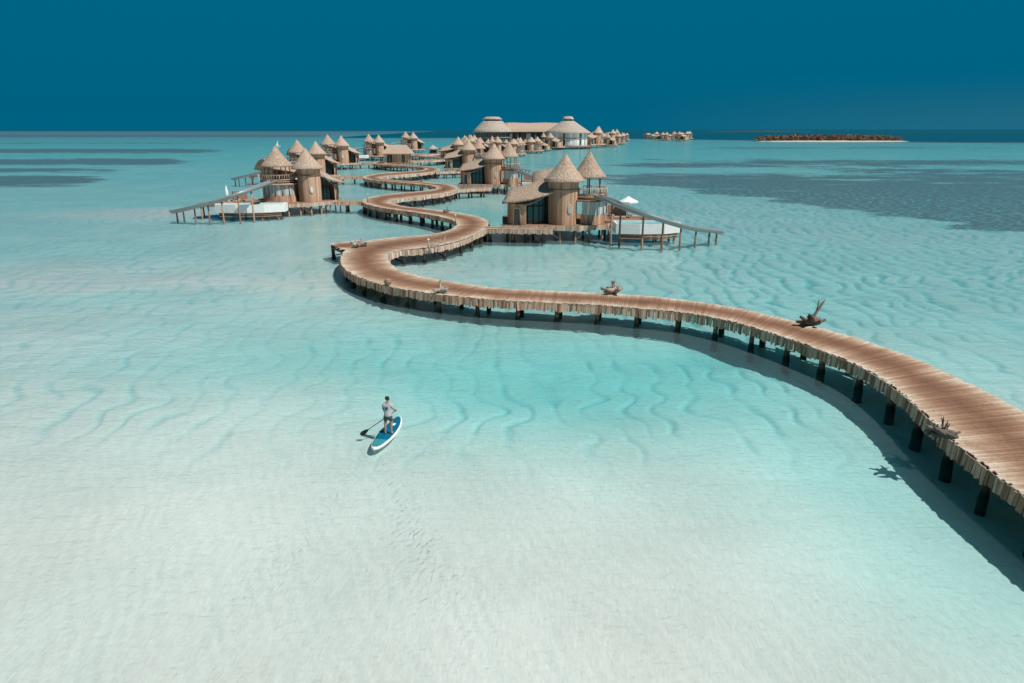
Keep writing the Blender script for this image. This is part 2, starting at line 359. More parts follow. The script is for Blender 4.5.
def make_water():
    me=bpy.data.meshes.new('water'); S=32000
    P=[(x,y,z) for z in (-30,0) for x,y in ((-S,-S),(S,-S),(S,S),(-S,S))]
    me.from_pydata(P,[],[(3,2,1,0),(4,5,6,7),(0,1,5,4),(1,2,6,5),(2,3,7,6),(3,0,4,7)])
    o=bpy.data.objects.new('water',me); COL.objects.link(o); struct(o)
    m,nt=mat('lagoon_water'); L=nt.links.new
    tc=N(nt,'ShaderNodeTexCoord')
    def noise(scale,sx_,rot,det,dist=0.0):
        mp=N(nt,'ShaderNodeMapping'); mp.inputs['Rotation'].default_value=(0,0,rot); mp.inputs['Scale'].default_value=sx_
        L(tc.outputs['Object'],mp.inputs[0])
        n=N(nt,'ShaderNodeTexNoise'); n.inputs['Scale'].default_value=scale; n.inputs['Detail'].default_value=det; n.inputs['Distortion'].default_value=dist
        L(mp.outputs[0],n.inputs[0]); return n
    a=noise(1.9,(1,2.6,1),R(25),4,.6); b=noise(.35,(1,2.2,1),R(-10),3,.4); c=noise(6,(1,2,1),R(35),2,.3)
    s1=N(nt,'ShaderNodeMath',operation='MULTIPLY_ADD'); L(b.outputs[0],s1.inputs[0]); s1.inputs[1].default_value=2.2; L(a.outputs[0],s1.inputs[2])
    s2=N(nt,'ShaderNodeMath',operation='MULTIPLY_ADD'); L(c.outputs[0],s2.inputs[0]); s2.inputs[1].default_value=.12; L(s1.outputs[0],s2.inputs[2])
    # wake behind the board : two arms of short waves
    last=s2
    sx=N(nt,'ShaderNodeSeparateXYZ'); L(tc.outputs['Object'],sx.inputs[0])
    for sgn,ang in ((-1,R(-9)),(1,R(20))):
        mp=N(nt,'ShaderNodeMapping',vector_type='TEXTURE'); mp.inputs['Location'].default_value=(-5.9,27.2,0)
        mp.inputs['Rotation'].default_value=(0,0,ang)   # local -Y runs down the wake arm
        L(tc.outputs['Object'],mp.inputs[0]); q=N(nt,'ShaderNodeSeparateXYZ'); L(mp.outputs[0],q.inputs[0])
        ax=N(nt,'ShaderNodeMath',operation='ABSOLUTE'); L(q.outputs[0],ax.inputs[0])
        wd=N(nt,'ShaderNodeMath',operation='MULTIPLY_ADD'); L(q.outputs[1],wd.inputs[0]); wd.inputs[1].default_value=-.17; wd.inputs[2].default_value=.30
        dv=N(nt,'ShaderNodeMath',operation='DIVIDE'); L(ax.outputs[0],dv.inputs[0]); L(wd.outputs[0],dv.inputs[1])
        mk=N(nt,'ShaderNodeMapRange',interpolation_type='SMOOTHSTEP'); L(dv.outputs[0],mk.inputs[0]); mk.inputs[1].default_value=1; mk.inputs[2].default_value=.1; 
        bh=N(nt,'ShaderNodeMapRange'); L(q.outputs[1],bh.inputs[0]); bh.inputs[1].default_value=.3; bh.inputs[2].default_value=-.6
        fo=N(nt,'ShaderNodeMapRange'); L(q.outputs[1],fo.inputs[0]); fo.inputs[1].default_value=-16; fo.inputs[2].default_value=-9
        w1=N(nt,'ShaderNodeMath',operation='MULTIPLY'); L(mk.outputs[0],w1.inputs[0]); L(bh.outputs[0],w1.inputs[1])
        w2=N(nt,'ShaderNodeMath',operation='MULTIPLY'); L(w1.outputs[0],w2.inputs[0]); L(fo.outputs[0],w2.inputs[1])
        m2=N(nt,'ShaderNodeMapping'); m2.inputs['Rotation'].default_value=(0,0,sgn*R(38)); L(mp.outputs[0],m2.inputs[0])
        wv=N(nt,'ShaderNodeTexWave',wave_type='BANDS',bands_direction='X'); wv.inputs['Scale'].default_value=1.1; wv.inputs['Distortion'].default_value=7; wv.inputs['Detail'].default_value=3; wv.inputs['Detail Scale'].default_value=1.5
        L(m2.outputs[0],wv.inputs[0])
        wm=N(nt,'ShaderNodeMath',operation='MULTIPLY'); L(wv.outputs['Fac'],wm.inputs[0]); L(w2.outputs[0],wm.inputs[1])
        ad=N(nt,'ShaderNodeMath',operation='MULTIPLY_ADD'); L(wm.outputs[0],ad.inputs[0]); ad.inputs[1].default_value=.32; L(last.outputs[0],ad.inputs[2]); last=ad
    bp=N(nt,'ShaderNodeBump'); bp.inputs['Strength'].default_value=1; bp.inputs['Distance'].default_value=.045
    L(last.outputs[0],bp.inputs['Height'])
    fr=N(nt,'ShaderNodeFresnel'); fr.inputs['IOR'].default_value=1.333; L(bp.outputs[0],fr.inputs['Normal'])
    cl=N(nt,'ShaderNodeMath',operation='MINIMUM'); L(fr.outputs[0],cl.inputs[0]); cl.inputs[1].default_value=.52
    tr=N(nt,'ShaderNodeBsdfTransparent'); gl=N(nt,'ShaderNodeBsdfGlossy'); gl.inputs['Roughness'].default_value=.12; L(bp.outputs[0],gl.inputs['Normal'])
    # fine suspended sand: part of the light comes back from just below the surface, more at grazing view
    
    # clear blue ocean water outside the reef, milky water inside it
    e1=N(nt,'ShaderNodeMapRange',interpolation_type='SMOOTHSTEP'); L(sx.outputs[0],e1.inputs[0]); e1.inputs[1].default_value=0; e1.inputs[2].default_value=500; e1.inputs[3].default_value=1070; e1.inputs[4].default_value=700
    e5=N(nt,'ShaderNodeMapRange',interpolation_type='SMOOTHSTEP'); L(sx.outputs[0],e5.inputs[0]); e5.inputs[1].default_value=-520; e5.inputs[2].default_value=-260; e5.inputs[3].default_value=3600; e5.inputs[4].default_value=0
    e6=N(nt,'ShaderNodeMath',operation='ADD'); L(e1.outputs[0],e6.inputs[0]); L(e5.outputs[0],e6.inputs[1])
    e2=N(nt,'ShaderNodeMath',operation='SUBTRACT'); L(sx.outputs[1],e2.inputs[0]); L(e6.outputs[0],e2.inputs[1])
    e3=N(nt,'ShaderNodeMapRange',interpolation_type='SMOOTHSTEP'); L(e2.outputs[0],e3.inputs[0]); e3.inputs[1].default_value=-20; e3.inputs[2].default_value=70
    e4=N(nt,'ShaderNodeMix',data_type='RGBA'); L(e3.outputs[0],e4.inputs[0]); e4.inputs[6].default_value=(.27,.41,.44,1); e4.inputs[7].default_value=(.0,.20,.29,1)
    df=N(nt,'ShaderNodeBsdfDiffuse'); L(e4.outputs[2],df.inputs[0]); L(bp.outputs[0],df.inputs['Normal'])
    lw=N(nt,'ShaderNodeLayerWeight'); lw.inputs[0].default_value=.5
    mk=N(nt,'ShaderNodeMapRange'); L(lw.outputs['Facing'],mk.inputs[0]); mk.inputs[1].default_value=.56; mk.inputs[2].default_value=1; mk.inputs[3].default_value=.04; mk.inputs[4].default_value=.40
    mm=N(nt,'ShaderNodeMixShader'); L(mk.outputs[0],mm.inputs[0]); L(tr.outputs[0],mm.inputs[1]); L(df.outputs[0],mm.inputs[2])
    mx=N(nt,'ShaderNodeMixShader'); L(cl.outputs[0],mx.inputs[0]); L(mm.outputs[0],mx.inputs[1]); L(gl.outputs[0],mx.inputs[2])
    va=N(nt,'ShaderNodeVolumeAbsorption'); va.inputs['Color'].default_value=(0.0,.87,.90,1); va.inputs['Density'].default_value=.31
    ou=N(nt,'ShaderNodeOutputMaterial'); L(mx.outputs[0],ou.inputs[0]); L(va.outputs[0],ou.inputs[1])
    me.materials.append(m)
make_water()

# ------------------------------------------------------------------ boardwalk
def deck_z(y):
    t=min(1,max(0,(y-55)/40)); return 1.45+.30*t*t*(3-2*t)
ST=[((16.0,2),(20.4,2)),((16.2,8),(20.4,8)),((16.3,14),(20.6,14.5)),((16.3,19.5),(20.8,20)),((16.5,23.2),(21.0,24)),((17,26.5),(21.0,27.5)),
((17.25,29.5),(20.7,30.8)),((17.0,32),(20.2,33.6)),((16.3,34.1),(19.3,36)),((15.5,36),(18.0,38.4)),((14.4,38.1),(16.4,40.8)),((13.1,40),(14.7,42.9)),
((11.2,41.7),(12.2,44.9)),((8.4,42.9),(9.3,46.4)),((5.5,43.9),(6,47.3)),((1.7,44.7),(2.1,48.1)),((-1,45.3),(-.6,48.7)),((-4.3,46.5),(-2.8,49.8)),
((-7.5,48.3),(-5.2,51.4)),((-9.8,50.2),(-7.2,53)),((-11.8,52.5),(-8.9,54.9)),((-13.3,54.9),(-10.1,57.3)),((-14.5,57.8),(-10.9,59.6)),((-15.4,61),(-11.3,61.6)),
((-15.9,64.4),(-11.4,63.6)),((-15.8,67.6),(-10.8,65)),((-15.1,70.6),(-9.8,65.6)),((-13.5,72.6),(-8.4,66.4)),((-11.5,73.8),(-7,68)),((-9.6,74.9),(-5.6,70.6)),
((-8.4,76.2),(-4.6,73.5)),((-7.5,78),(-3.9,76.4)),((-7.0,80),(-3.1,79.5)),((-6.7,82.7),(-2.8,83)),((-6.9,85.5),(-3,86.3)),((-7.8,88.5),(-3.9,90.2)),
((-9.2,91),(-5.7,93.7)),((-11.2,93.9),(-8.5,97.2)),((-14.5,97.5),(-12.3,100.7)),((-18,101),(-15.6,103.6)),((-20.7,104.5),(-17.6,106.4)),((-22.9,108.3),(-19,109)),
((-24.3,113),(-19.6,111.8)),((-24.4,118),(-19.2,114.8)),((-22.8,123.3),(-17.5,118)),((-19.8,127.6),(-15,121)),((-17,130.8),(-12.5,125)),((-15.4,134),(-11.2,129)),
((-14.8,137),(-10.6,133.5)),((-15.4,140.5),(-10.9,139)),((-17.2,145),(-13,146)),((-21.5,149.8),(-17.5,152)),((-27,154.8),(-23,156.8)),((-31.5,159.8),(-27.8,160.8)),
((-34.7,165),(-30.5,164.7)),((-36.2,171),(-31.7,168.8)),((-36.2,178),(-30.8,172.8)),((-34.2,185),(-28.3,177)),((-30.3,190.5),(-24.5,182)),((-26.5,196),(-21.5,189)),
((-25.3,203),(-20.4,197)),((-27,212),(-22,208)),((-34,222),(-30,225)),((-42,230),(-38,233)),((-47,238),(-42.5,239)),((-47.5,250),(-43,246)),((-42,260),(-38,254)),
((-33,266),(-29,261)),((-28,274),(-23.5,271)),((-28,286),(-24,288)),((-36,298),(-32,301)),((-44,310),(-40,310)),((-44,324),(-40,320)),((-38,336),(-34,332)),
((-36,360),(-32,360)),((-40,390),(-36,390)),((-34,420),(-30,420)),((-22,450),(-18,448)),((-12,480),(-8,478))]
def _drop(p):
    k=(13-deck_z(p[1]))/11.1; return (p[0]*k,p[1]*k)
ST=[(_drop(a),_drop(b)) for a,b in ST]
def catmull(P,t):
    i=int(t); f=t-i; n=len(P)-1
    if i>=n: i=n-1; f=1
    p=[np.array(P[min(max(k,0),n)],float) for k in (i-1,i,i+1,i+2)]
    return .5*((2*p[1])+(-p[0]+p[2])*f+(2*p[0]-5*p[1]+4*p[2]-p[3])*f*f+(-p[0]+3*p[1]-3*p[2]+p[3])*f**3)
def walkway(root, ST, pitch0=.15, z=None, skirts=True, pile_max=100, pile_step=2.85, jag=.09, grow=True, pile_r=.165, brace=True):
    zf=(lambda y:z) if z is not None else deck_z
    Ls=[a for a,b in ST]; Rs=[b for a,b in ST]; T=[];t=0
    n=len(ST)-1; fine=[]
    K=max(60,n*24)
    for k in range(K+1):
        t=n*k/K; l=catmull(Ls,t); r=catmull(Rs,t); fine.append((l,r))
    c=[(l+r)/2 for l,r in fine]; s=[0]
    for k in range(K): s.append(s[-1]+float(np.linalg.norm(c[k+1]-c[k])))
    S=s[-1]; s=np.array(s)
    lx=np.array([f[0] for f in fine]); rx=np.array([f[1] for f in fine])
    def at(q):
        return (np.array([np.interp(q,s,lx[:,0]),np.interp(q,s,lx[:,1])]),np.array([np.interp(q,s,rx[:,0]),np.interp(q,s,rx[:,1])]))
    d=MB(); q=0
    while q<S-pitch0:
        l0,r0=at(q); dist=(l0[1]+r0[1])/2
        p=pitch0*(1+(max(0,dist-45)/60 if grow else 0)); p=min(p,.6)
        l1,r1=at(min(S,q+p*.91)); u=(r0-l0); W=np.linalg.norm(u); u=u/W
        jl=random.uniform(-jag,jag*1.2); jr=random.uniform(-jag,jag*1.2); zz=zf(l0[1])+random.uniform(-.008,.008)
        P=[l0-u*jl,r0+u*jr,r1+u*jr,l1-u*jl]
        d.hexa([(*a,zz-.05) for a in P]+[(*a,zz) for a in P],None,[-1.0,1.0,1.0,-1.0]*2)
        q+=p
    d.build('deck',M['deck'],root)
    if skirts:
        for side in (0,1):
            k=MB(); q=.05
            while q<S-.3:
                a=at(q); e=a[side]; b=at(min(S,q+.1))[side]; o=a[1-side]
                dist=e[1]; p=.155*(1+max(0,dist-45)/50) if grow else .16; p=min(p,.7)
                tdir=b-e; nn=np.linalg.norm(tdir)
                if nn<1e-4: q+=p; continue
                tdir/=nn; out=(e-o); out/=np.linalg.norm(out)
                wd=p*random.uniform(.84,1.0)/2
                step=nn/.1; 
                L0=random.uniform(.47,.64); tz=zf(e[1])-.055; off=out*random.uniform(.0,.05); flare=out*random.uniform(.02,.08)
                th=out*.04; e0=e+off; e1=e+off+flare; lean=tdir*random.uniform(-.04,.04)
                B=[e1-tdir*wd+lean,e1+tdir*wd+lean,e1+tdir*wd+th+lean,e1-tdir*wd+th+lean]; Tt=[e0-tdir*wd,e0+tdir*wd,e0+tdir*wd+th,e0-tdir*wd+th]
                k.hexa([(*v,tz-L0) for v in B]+[(*v,tz) for v in Tt])
                q+=p/max(step,.4)
            k.build('skirt',M['pale_timber'] if side else M['timber_skirt'],root)
    bm_=MB()
    for f in (.16,.5,.84):
        pts=[]
        for q in np.arange(0,S,1.2):
            l,r=at(q); v=l+(r-l)*f; pts.append((*v,zf(v[1])-.2))
        for a_,b_ in zip(pts[:-1],pts[1:]): bm_.beam(a_,b_,.14,.24)
    bm_.build('beam',M['piling'],root)
    piles=[]; q=.6
    while q<S:
        l,r=at(q); u=(r-l)/np.linalg.norm(r-l); dist=l[1]
        piles.append((q,l+u*.42,r-u*.42)); q+=pile_step*(1 if not grow else (1+max(0,dist-120)/250))
    cnt=0; rest=MB()
    for i,(q,a,b) in enumerate(piles):
        for j,p in enumerate((a,b)):
            m=MB() if cnt<pile_max else rest
            tx,ty=random.uniform(-.08,.08),random.uniform(-.08,.08); rr=pile_r*random.uniform(.85,1.2)
            m.tube([(p[0]+tx,p[1]+ty,-1.6),(p[0]+tx*.5,p[1]+ty*.5,.0),(p[0]+tx*.3,p[1]+ty*.3,.35),(p[0],p[1],zf(p[1])-.07)],[rr*1.35,rr*1.25,rr,rr*.95],8)
            if cnt<pile_max: m.build('piling',M['piling'],root)
            cnt+=1
        cb=MB(); zq=zf(a[1]); cb.beam((*a,zq-.42),(*b,zq-.42),.14,.2)
        if brace and i%2==0: cb.beam((*a,zq-.5),(*b,.2),.08,.12)
        if i<100: cb.build('crossbeam',M['piling'],root)
    if rest.v: tag(rest.build('far_pilings',M['piling'],root),None,None,None,'stuff')
    return at,S
M['timber_skirt']=surf('skirt_timber',[(.1,(.22,.10,.06)),(.5,(.50,.27,.18)),(.9,(.72,.46,.33))],(2,2,.7),2.5,5,.9,.4,.7)
bw=thing('boardwalk','long winding brown plank boardwalk on pilings snaking across the lagoon to the far pavilions','boardwalk')
bw_at,bwS=walkway(bw,ST)

def jetty(label,ST_,**k):
    t=thing('jetty',label,'jetty',(0,0,0),0,'short jetties branching off the boardwalk')
    k.setdefault('grow',False); k.setdefault('pitch0',.2); walkway(t,ST_,**k); return t
def jline(a,b,w,wb=None):
    a=np.array(a,float); b=np.array(b,float); d=(b-a)/np.linalg.norm(b-a); n=np.array([-d[1],d[0]]); wb=wb or w
    return [(tuple(a+n*w/2),tuple(a-n*w/2)),(tuple((a+b)/2+n*(w+wb)/4),tuple((a+b)/2-n*(w+wb)/4)),(tuple(b+n*wb/2),tuple(b-n*wb/2))]
jetty('short jetty from the second bend to the large villa on the right',jline((-3.3,82.6),(5.2,81.6),1.7),z=1.72)
jetty('short jetty from the boardwalk to the large villa on the left',jline((-23.6,113.6),(-29.5,114.0),1.9),z=1.72)
jetty('narrow jetty from the third right hand bend to the villa with paired cones',jline((-11.2,137),(-4.5,141.5),2.0),z=1.72)
jetty('narrow jetty to the second villa of the left row',jline((-36.0,176),(-50.5,172),2.2),z=1.72,pitch0=.3)
jetty('narrow jetty to the villa standing behind the paired cones villa',jline((-21.5,194),(-13,200),2.2),z=1.72,pitch0=.3)
jetty('distant jetty to the third villa of the left row',jline((-46.5,246),(-58,243),2.4),z=1.72,pitch0=.35)
jetty('slatted viewing platform on the outside of the first left bend',jline((-15.0,72.3),(-18.3,70.2),5.6,4.0),z=1.43,pitch0=.3,pile_step=1.5,jag=.03)
jetty('long straight pier crossing the far lagoon in front of the villas',jline((-120,430),(-20,440),2.6),z=1.9,pitch0=.8,skirts=False,pile_step=5,brace=False)
jetty('distant jetty to the fourth villa of the left row',jline((-43.5,300),(-62,304),2.6),z=1.72,pitch0=.5,skirts=False,pile_step=4)

# ------------------------------------------------------------------ villas
def arc_wall(mb,cx,cy,r0,r1,z0,z1,n,a0=0,a1=2*math.pi,th=.1,jit=.02):
    for k in range(n):
        a=a0+(a1-a0)*(k+.03)/n; b=a0+(a1-a0)*(k+.97)/n; j=random.uniform(-jit,jit)
        P=[]
        for r,z in ((r0+j,z0),(r1+j,z1)):
            P+= [(cx+(r-th)*math.cos(a),cy+(r-th)*math.sin(a),z),(cx+r*math.cos(a),cy+r*math.sin(a),z),(cx+r*math.cos(b),cy+r*math.sin(b),z),(cx+(r-th)*math.cos(b),cy+(r-th)*math.sin(b),z)]
        mb.hexa(P)
def plank_wall(mb,a,b,z0,z1,w=.25,z1b=None,th=.1):
    a=np.array(a,float); b=np.array(b,float); L_=np.linalg.norm(b-a); n=max(1,int(L_/w)); d=(b-a)/L_; nn=np.array([-d[1],d[0]])*th/2
    z1b=z1 if z1b is None else z1b
    for k in range(n):
        f0,f1=(k+.02)/n,(k+.98)/n; p=a+(b-a)*f0; q=a+(b-a)*f1; t0=z1+(z1b-z1)*f0; t1=z1+(z1b-z1)*f1
        mb.hexa([(*(p-nn),z0),(*(q-nn),z0),(*(q+nn),z0),(*(p+nn),z0),(*(p-nn),t0),(*(q-nn),t1),(*(q+nn),t1),(*(p+nn),t0)])
def cone_roof(mb,cx,cy,r,z0,z1,n=22,tipx=0,tipy=0):
    prof=[(r*.90,z0-.02),(r,z0-.16),(r*1.02,z0),(r*.86,z0+(z1-z0)*.115),(r*.6,z0+(z1-z0)*.36),(r*.3,z0+(z1-z0)*.68),(r*.08,z0+(z1-z0)*.94),(0.02,z1)]
    b=len(mb.v); mb.lathe(cx,cy,prof,n,.05,None,True)
    for i in range(b,len(mb.v)):
        x,y,z=mb.v[i]; f=max(0,(z-z0)/(z1-z0)); mb.v[i]=(x+tipx*f,y+tipy*f,z+random.uniform(-.03,.03))
    mb.lathe(cx,cy,[(0.02,z0+.5),(r*.90,z0-.02)],n,0,None,True)

SLIDE_R=[(4.1,-1.2,5.15),(5.6,-3.4,4.8),(6.4,-4.9,4.45),(8.7,-6.9,3.75),(10.9,-7.3,3.1),(13.0,-7.1,2.5),(15.2,-5.4,1.9),(17.2,-3.9,1.5),(18.8,-3.0,1.2)]
POOL_R=[(6.2,-3.2),(9,-3.7),(12,-3.5),(14.2,-2.2),(13.8,-.6),(11.5,-.2),(6.2,-.2)]
DECK_R=[(5.4,.1),(12,0),(13.4,1.5),(12.8,4.5),(9,6),(5.6,5.6)]
def make_villa(label,m=1,wl=1.0,ptop=POOL_R,pdeck=DECK_R,pav=(3.3,1.6),pr=2.05,slide=SLIDE_R,detail=True,rear=True,pool=True,scale=1.0):
    t=thing('overwater_villa',label,'villa',(0,0,0),0,'thatched overwater villas on stilts')
    def B(mb,name,mt,parent=None):
        if wl!=1 and not name.startswith(('slide','pool','sun')): mb.v=[((x if x>-1.95 else -1.95+(x+1.95)*wl),y,z) for x,y,z in mb.v]
        if m<0: mb.mirror()
        return mb.build(name,M[mt],parent or t)
    # stilts platform
    k=MB()
    poly=[(-7.2,-1.6),(-1.8,-2.5),(1.8,-2.6),(5.4,-1.4),(6.3,1.5),(5.6,7),(2,11),(-4,12.5),(-7.4,8)]
    k.slab(poly,1.52,1.84)
    n=len(poly)
    B(k,'platform','timber')
    k=MB()
    for i in range(n):
        a,b=poly[i],poly[(i+1)%n]
        c=((a[0]+b[0])/2,(a[1]+b[1])/2); plank_wall(k,(a[0]*1.008,a[1]*1.008),(b[0]*1.008,b[1]*1.008),1.3,1.88,.2)
    B(k,'platform_skirt','pale_timber')
    spots=[(-6.7,-1.2),(-4.6,-1.6),(-2.4,-2.0),(-.4,-2.1),(1.5,-2.2),(3.2,-1.7),(4.9,-1.1),(5.6,1.5),(5.2,4.5),(3.5,8),(0,10.8),(-4,11.6),(-6.8,7.5),(-6.8,3),(-3.5,2),(0,2),(2.8,2),(-2,6),(2,5.5)]
    for (x,y) in spots:
        k=MB(); k.tube([(x,y,-1.6),(x+random.uniform(-.05,.05),y,.2),(x,y,1.55)],[.16,.14,.13],7); B(k,'piling','timber')
    k=MB(); k.beam((-2.3,-2.0,1.4),(-.4,-2.05,.3),.1,.12); k.beam((3.3,-1.7,1.4),(1.6,-2.1,.3),.1,.12); k.beam((-6.6,-1.2,1.42),(4.8,-1.15,1.42),.15,.2); k.beam((-6.6,3,1.42),(5.5,2,1.42),.15,.2)
    B(k,'brace','timber')
    # tower
    k=MB(); arc_wall(k,0,0,1.72,1.82,1.45,7.0,34); 
    k.lathe(0,0,[(1.60,1.5),(1.66,7.0)],24)
    B(k,'tower_wall','cladding')
    k=MB(); k.lathe(0,0,[(1.88,5.9),(1.95,5.95),(1.95,6.05),(1.88,6.1)],24); B(k,'tower_band','timber')
    k=MB(); cone_roof(k,.15,0,2.5,7.1,10.15,tipx=.15); B(k,'tower_roof','thatch')
    wa=R(-90+25)
    k=MB(); c=np.array([1.80*math.cos(wa),1.80*math.sin(wa)]); tx=np.array([-math.sin(wa),math.cos(wa)]); ou=np.array([math.cos(wa),math.sin(wa)])
    def oval(k,cc,wd,ht,dep,zc):
        vs=[];nn=14
        for dd in (-.1,dep):
            for i in range(nn):
                a=2*math.pi*i/nn; p=cc+tx*wd*math.cos(a)+ou*dd; vs.append((*p,zc+ht*math.sin(a)))
        k.add(vs,[tuple(range(nn)),tuple(range(2*nn-1,nn-1,-1))]+[(i,i+nn,(i+1)%nn+nn,(i+1)%nn) for i in range(nn)])
    oval(k,c,.30,.60,.05,3.8); f=B(k,'window','pale_timber')
    k=MB(); oval(k,c,.22,.5,.075,3.8); B(k,'pane','curtain',f)
    # garden side room under the pavilion
    px,py=pav; rr=pr-.15
    k=MB(); arc_wall(k,px,py-.4,rr+.35,rr+.35,1.5,3.0,20,R(-120),R(25)); B(k,'room_wall','cladding')
    for i,(a0,a1) in enumerate([(-112,-92),(-88,-68),(-64,-44),(-40,-20),(-16,6)]):
        k=MB(); arc_wall(k,px,py-.4,rr+.33,rr+.33,3.02,4.6,3,R(a0),R(a1),.06,0); f=B(k,'window','curtain')
        k=MB(); q_=lambda a_,z_:(px+(rr+.40)*math.cos(R(a_)),py-.4+(rr+.40)*math.sin(R(a_)),z_)
        k.tube([q_(a0-1.5,3.0),q_(a0-1.5,4.6),q_((a0+a1)/2,4.66),q_(a1+1.5,4.6),q_(a1+1.5,3.0)],.07,4)
        B(k,'frame','pale_timber',f)
    k=MB(); k.lathe(px,py-.4,[(.2,4.95),(rr+.7,4.75),(rr+.8,4.6),(rr+.3,4.55),(.2,4.6)],24); B(k,'room_roof','timber')
    k=MB(); k.lathe(px,py,[(.1,4.96),(pr+.35,4.96),(pr+.35,5.12),(.1,5.13)],24,0,None,False); B(k,'balcony','pale_timber')
    k=MB()
    for i in range(30):
        a=R(-150)+R(250)*i/29; x,y=px+(pr+.25)*math.cos(a),py+(pr+.25)*math.sin(a)
        k.tube([(x,y,5.1),(x,y,6.08)],.035 if i%5 else .07,5)
    for zz in (5.35,6.08):
        pts=[(px+(pr+.25)*math.cos(R(-150)+R(250)*i/24),py+(pr+.25)*math.sin(R(-150)+R(250)*i/24),zz) for i in range(25)]
        k.tube(pts,.05,5)
    B(k,'railing','pale_timber')
    for i in range(6):
        a=R(20+60*i); x,y=px+(pr-.45)*math.cos(a),py+(pr-.45)*math.sin(a)
        k=MB(); k.tube([(x,y,5.1),(x,y,7.75)],.08,6); B(k,'pavilion_post','timber')
    k=MB(); cone_roof(k,px,py,pr+.1,7.45,10.45); B(k,'pavilion_roof','thatch')
    # swept wing roof beside the tower
    k=MB()
    g=[]
    for i in range(9):
        f=i/8; ridge=np.array([-.6-6.1*f,2.2-.6*f,7.75-1.9*f**.8]); fe=np.array([-1.2-6.2*f,-1.9+.35*math.cos(f*3)-.5*math.sin(f*math.pi),5.95-1.35*f**.7+.35*max(0,f-.6)])
        be=np.array([-.4-6.4*f,6.4-.5*f,5.6-1.0*f])
        row=[]
        for j in range(7):
            if j<=3: s_=j/3; p=fe+(ridge-fe)*s_; p[2]+= .22*math.sin(s_*math.pi)*-1
            else: s_=(j-3)/3; p=ridge+(be-ridge)*s_; p[2]-= .2*math.sin(s_*math.pi)
            row.append(tuple(p+np.array([0,0,random.uniform(-.03,.03)])))
        g.append(row)
    k.plate(g,.28); B(k,'wing_roof','thatch')
    k=MB(); plank_wall(k,(-6.7,-1.0),(-4.5,-1.7),1.84,4.35,.22); plank_wall(k,(-6.7,5),(-6.7,-1.0),1.84,4.6,.25); plank_wall(k,(-.4,5.2),(-6.7,5),1.84,5.0,.3); B(k,'wing_wall','cladding')
    k=MB(); 
    pts=[(-6.0,3.9),(-5.85,4.05),(-5.6,4.12),(-5.35,4.05),(-5.2,3.9)]
    def dd(x,o): return (x,-1.0-(x+6.7)*.318-o)
    vs=[(*dd(-6.0,.09),1.9)]+[(*dd(x,.09),z) for x,z in [(a,z-.25) for a,z in pts]]+[(*dd(-5.2,.09),1.9)]
    vs2=[(x,y-.03,z) for x,y,z in vs]; nn=len(vs)
    k.add(vs+vs2,[tuple(range(nn)),tuple(range(2*nn-1,nn-1,-1))]+[(i,i+nn,(i+1)%nn+nn,(i+1)%nn) for i in range(nn)]); dr=B(k,'door','glass')
    k=MB()
    q=[(*dd(-6.05,.14),1.9)]+[(*dd(x,.14),z) for x,z in [(a,z-.18) for a,z in pts]]+[(*dd(-5.15,.14),1.9)]
    k.tube(q,.09,5); B(k,'frame','pale_timber',dr)
    k=MB(); plank_wall(k,(-4.3,-.5),(-1.4,.6),1.84,5.0,.7,6.2,.06); B(k,'glazed_gable','glass')
    k=MB()
    for f in (0,.25,.5,.75,1.0): 
        x,y=-4.3+2.9*f,-.56+1.1*f; k.tube([(x,y-.05,1.84),(x,y-.05,5.0+1.2*f)],.06,5)
    k.tube([(-4.3,-.62,4.0),(-1.4,.5,4.0)],.06,5)
    B(k,'mullion','dark')
    # drooping grey canopy at the glazed gable
    k=MB(); g=[]
    for i in range(8):
        f=i/7; x=-4.9+3.4*f; y=-2.0+.3*f; z=4.35+1.65*f**1.8
        g.append([(x,y,z-.06),(x+.1,y+1.0,z+.25)])
    k.plate(g,.08); B(k,'canopy','slide')
    if rear:
        k=MB(); plank_wall(k,(-3,8.0),(1.3,8.4),1.84,6.4,.3); plank_wall(k,(-3,12),(-3,8.0),1.84,6.3,.3); plank_wall(k,(1.3,8.4),(1.3,12),1.84,6.3,.3); B(k,'rear_wall','cladding')
        k=MB(); g=[]
        for i in range(5):
            f=i/4; x=-3.4+5.4*f; lift=.9*f
            g.append([(x,7.2,6.1+lift-.1),(x,8.8,7.1+lift),(x,10,7.5+lift),(x,11.4,7.0+lift),(x,12.8,5.8+lift)])
        k.plate(g,.3); B(k,'rear_roof','thatch')
        k=MB(); k.box(-1.5,8.07,3.2,1.4,.12,2.4); B(k,'rear_window','glass')
    if slide:
        S_=[np.array(p) for p in slide]; pts=[catmull(S_,len(S_)*1.0*i/40*(len(S_)-1)/len(S_)) for i in range(41)]
        k=MB(); rings=[]
        for i,p in enumerate(pts):
            d=pts[min(i+1,40)]-pts[max(i-1,0)]; d=d/np.linalg.norm(d); sd=np.array([d[1],-d[0],0]); sd/=np.linalg.norm(sd); up_=np.cross(sd,d)
            up_=up_ if up_[2]>0 else -up_
            ring=[]
            for r_,sg in ((.62,1),(.52,-1)):
                A=[R(8+(164)*j/8) for j in range(9)]
                if sg<0: A=A[::-1]
                for a in A: ring.append(p+sd*r_*math.cos(a)-up_*(r_*math.sin(a)-.35))
            rings.append(ring)
        nn=len(rings[0]); vs=[tuple(q) for r_ in rings for q in r_]; fs=[]
        for i in range(40):
            for j in range(nn): a,b=i*nn+j,i*nn+(j+1)%nn; fs.append((a,b,b+nn,a+nn))
        fs+= [tuple(range(nn-1,-1,-1)),tuple(40*nn+j for j in range(nn))]
        k.add(vs,fs,.5,None,True); B(k,'slide','slide')
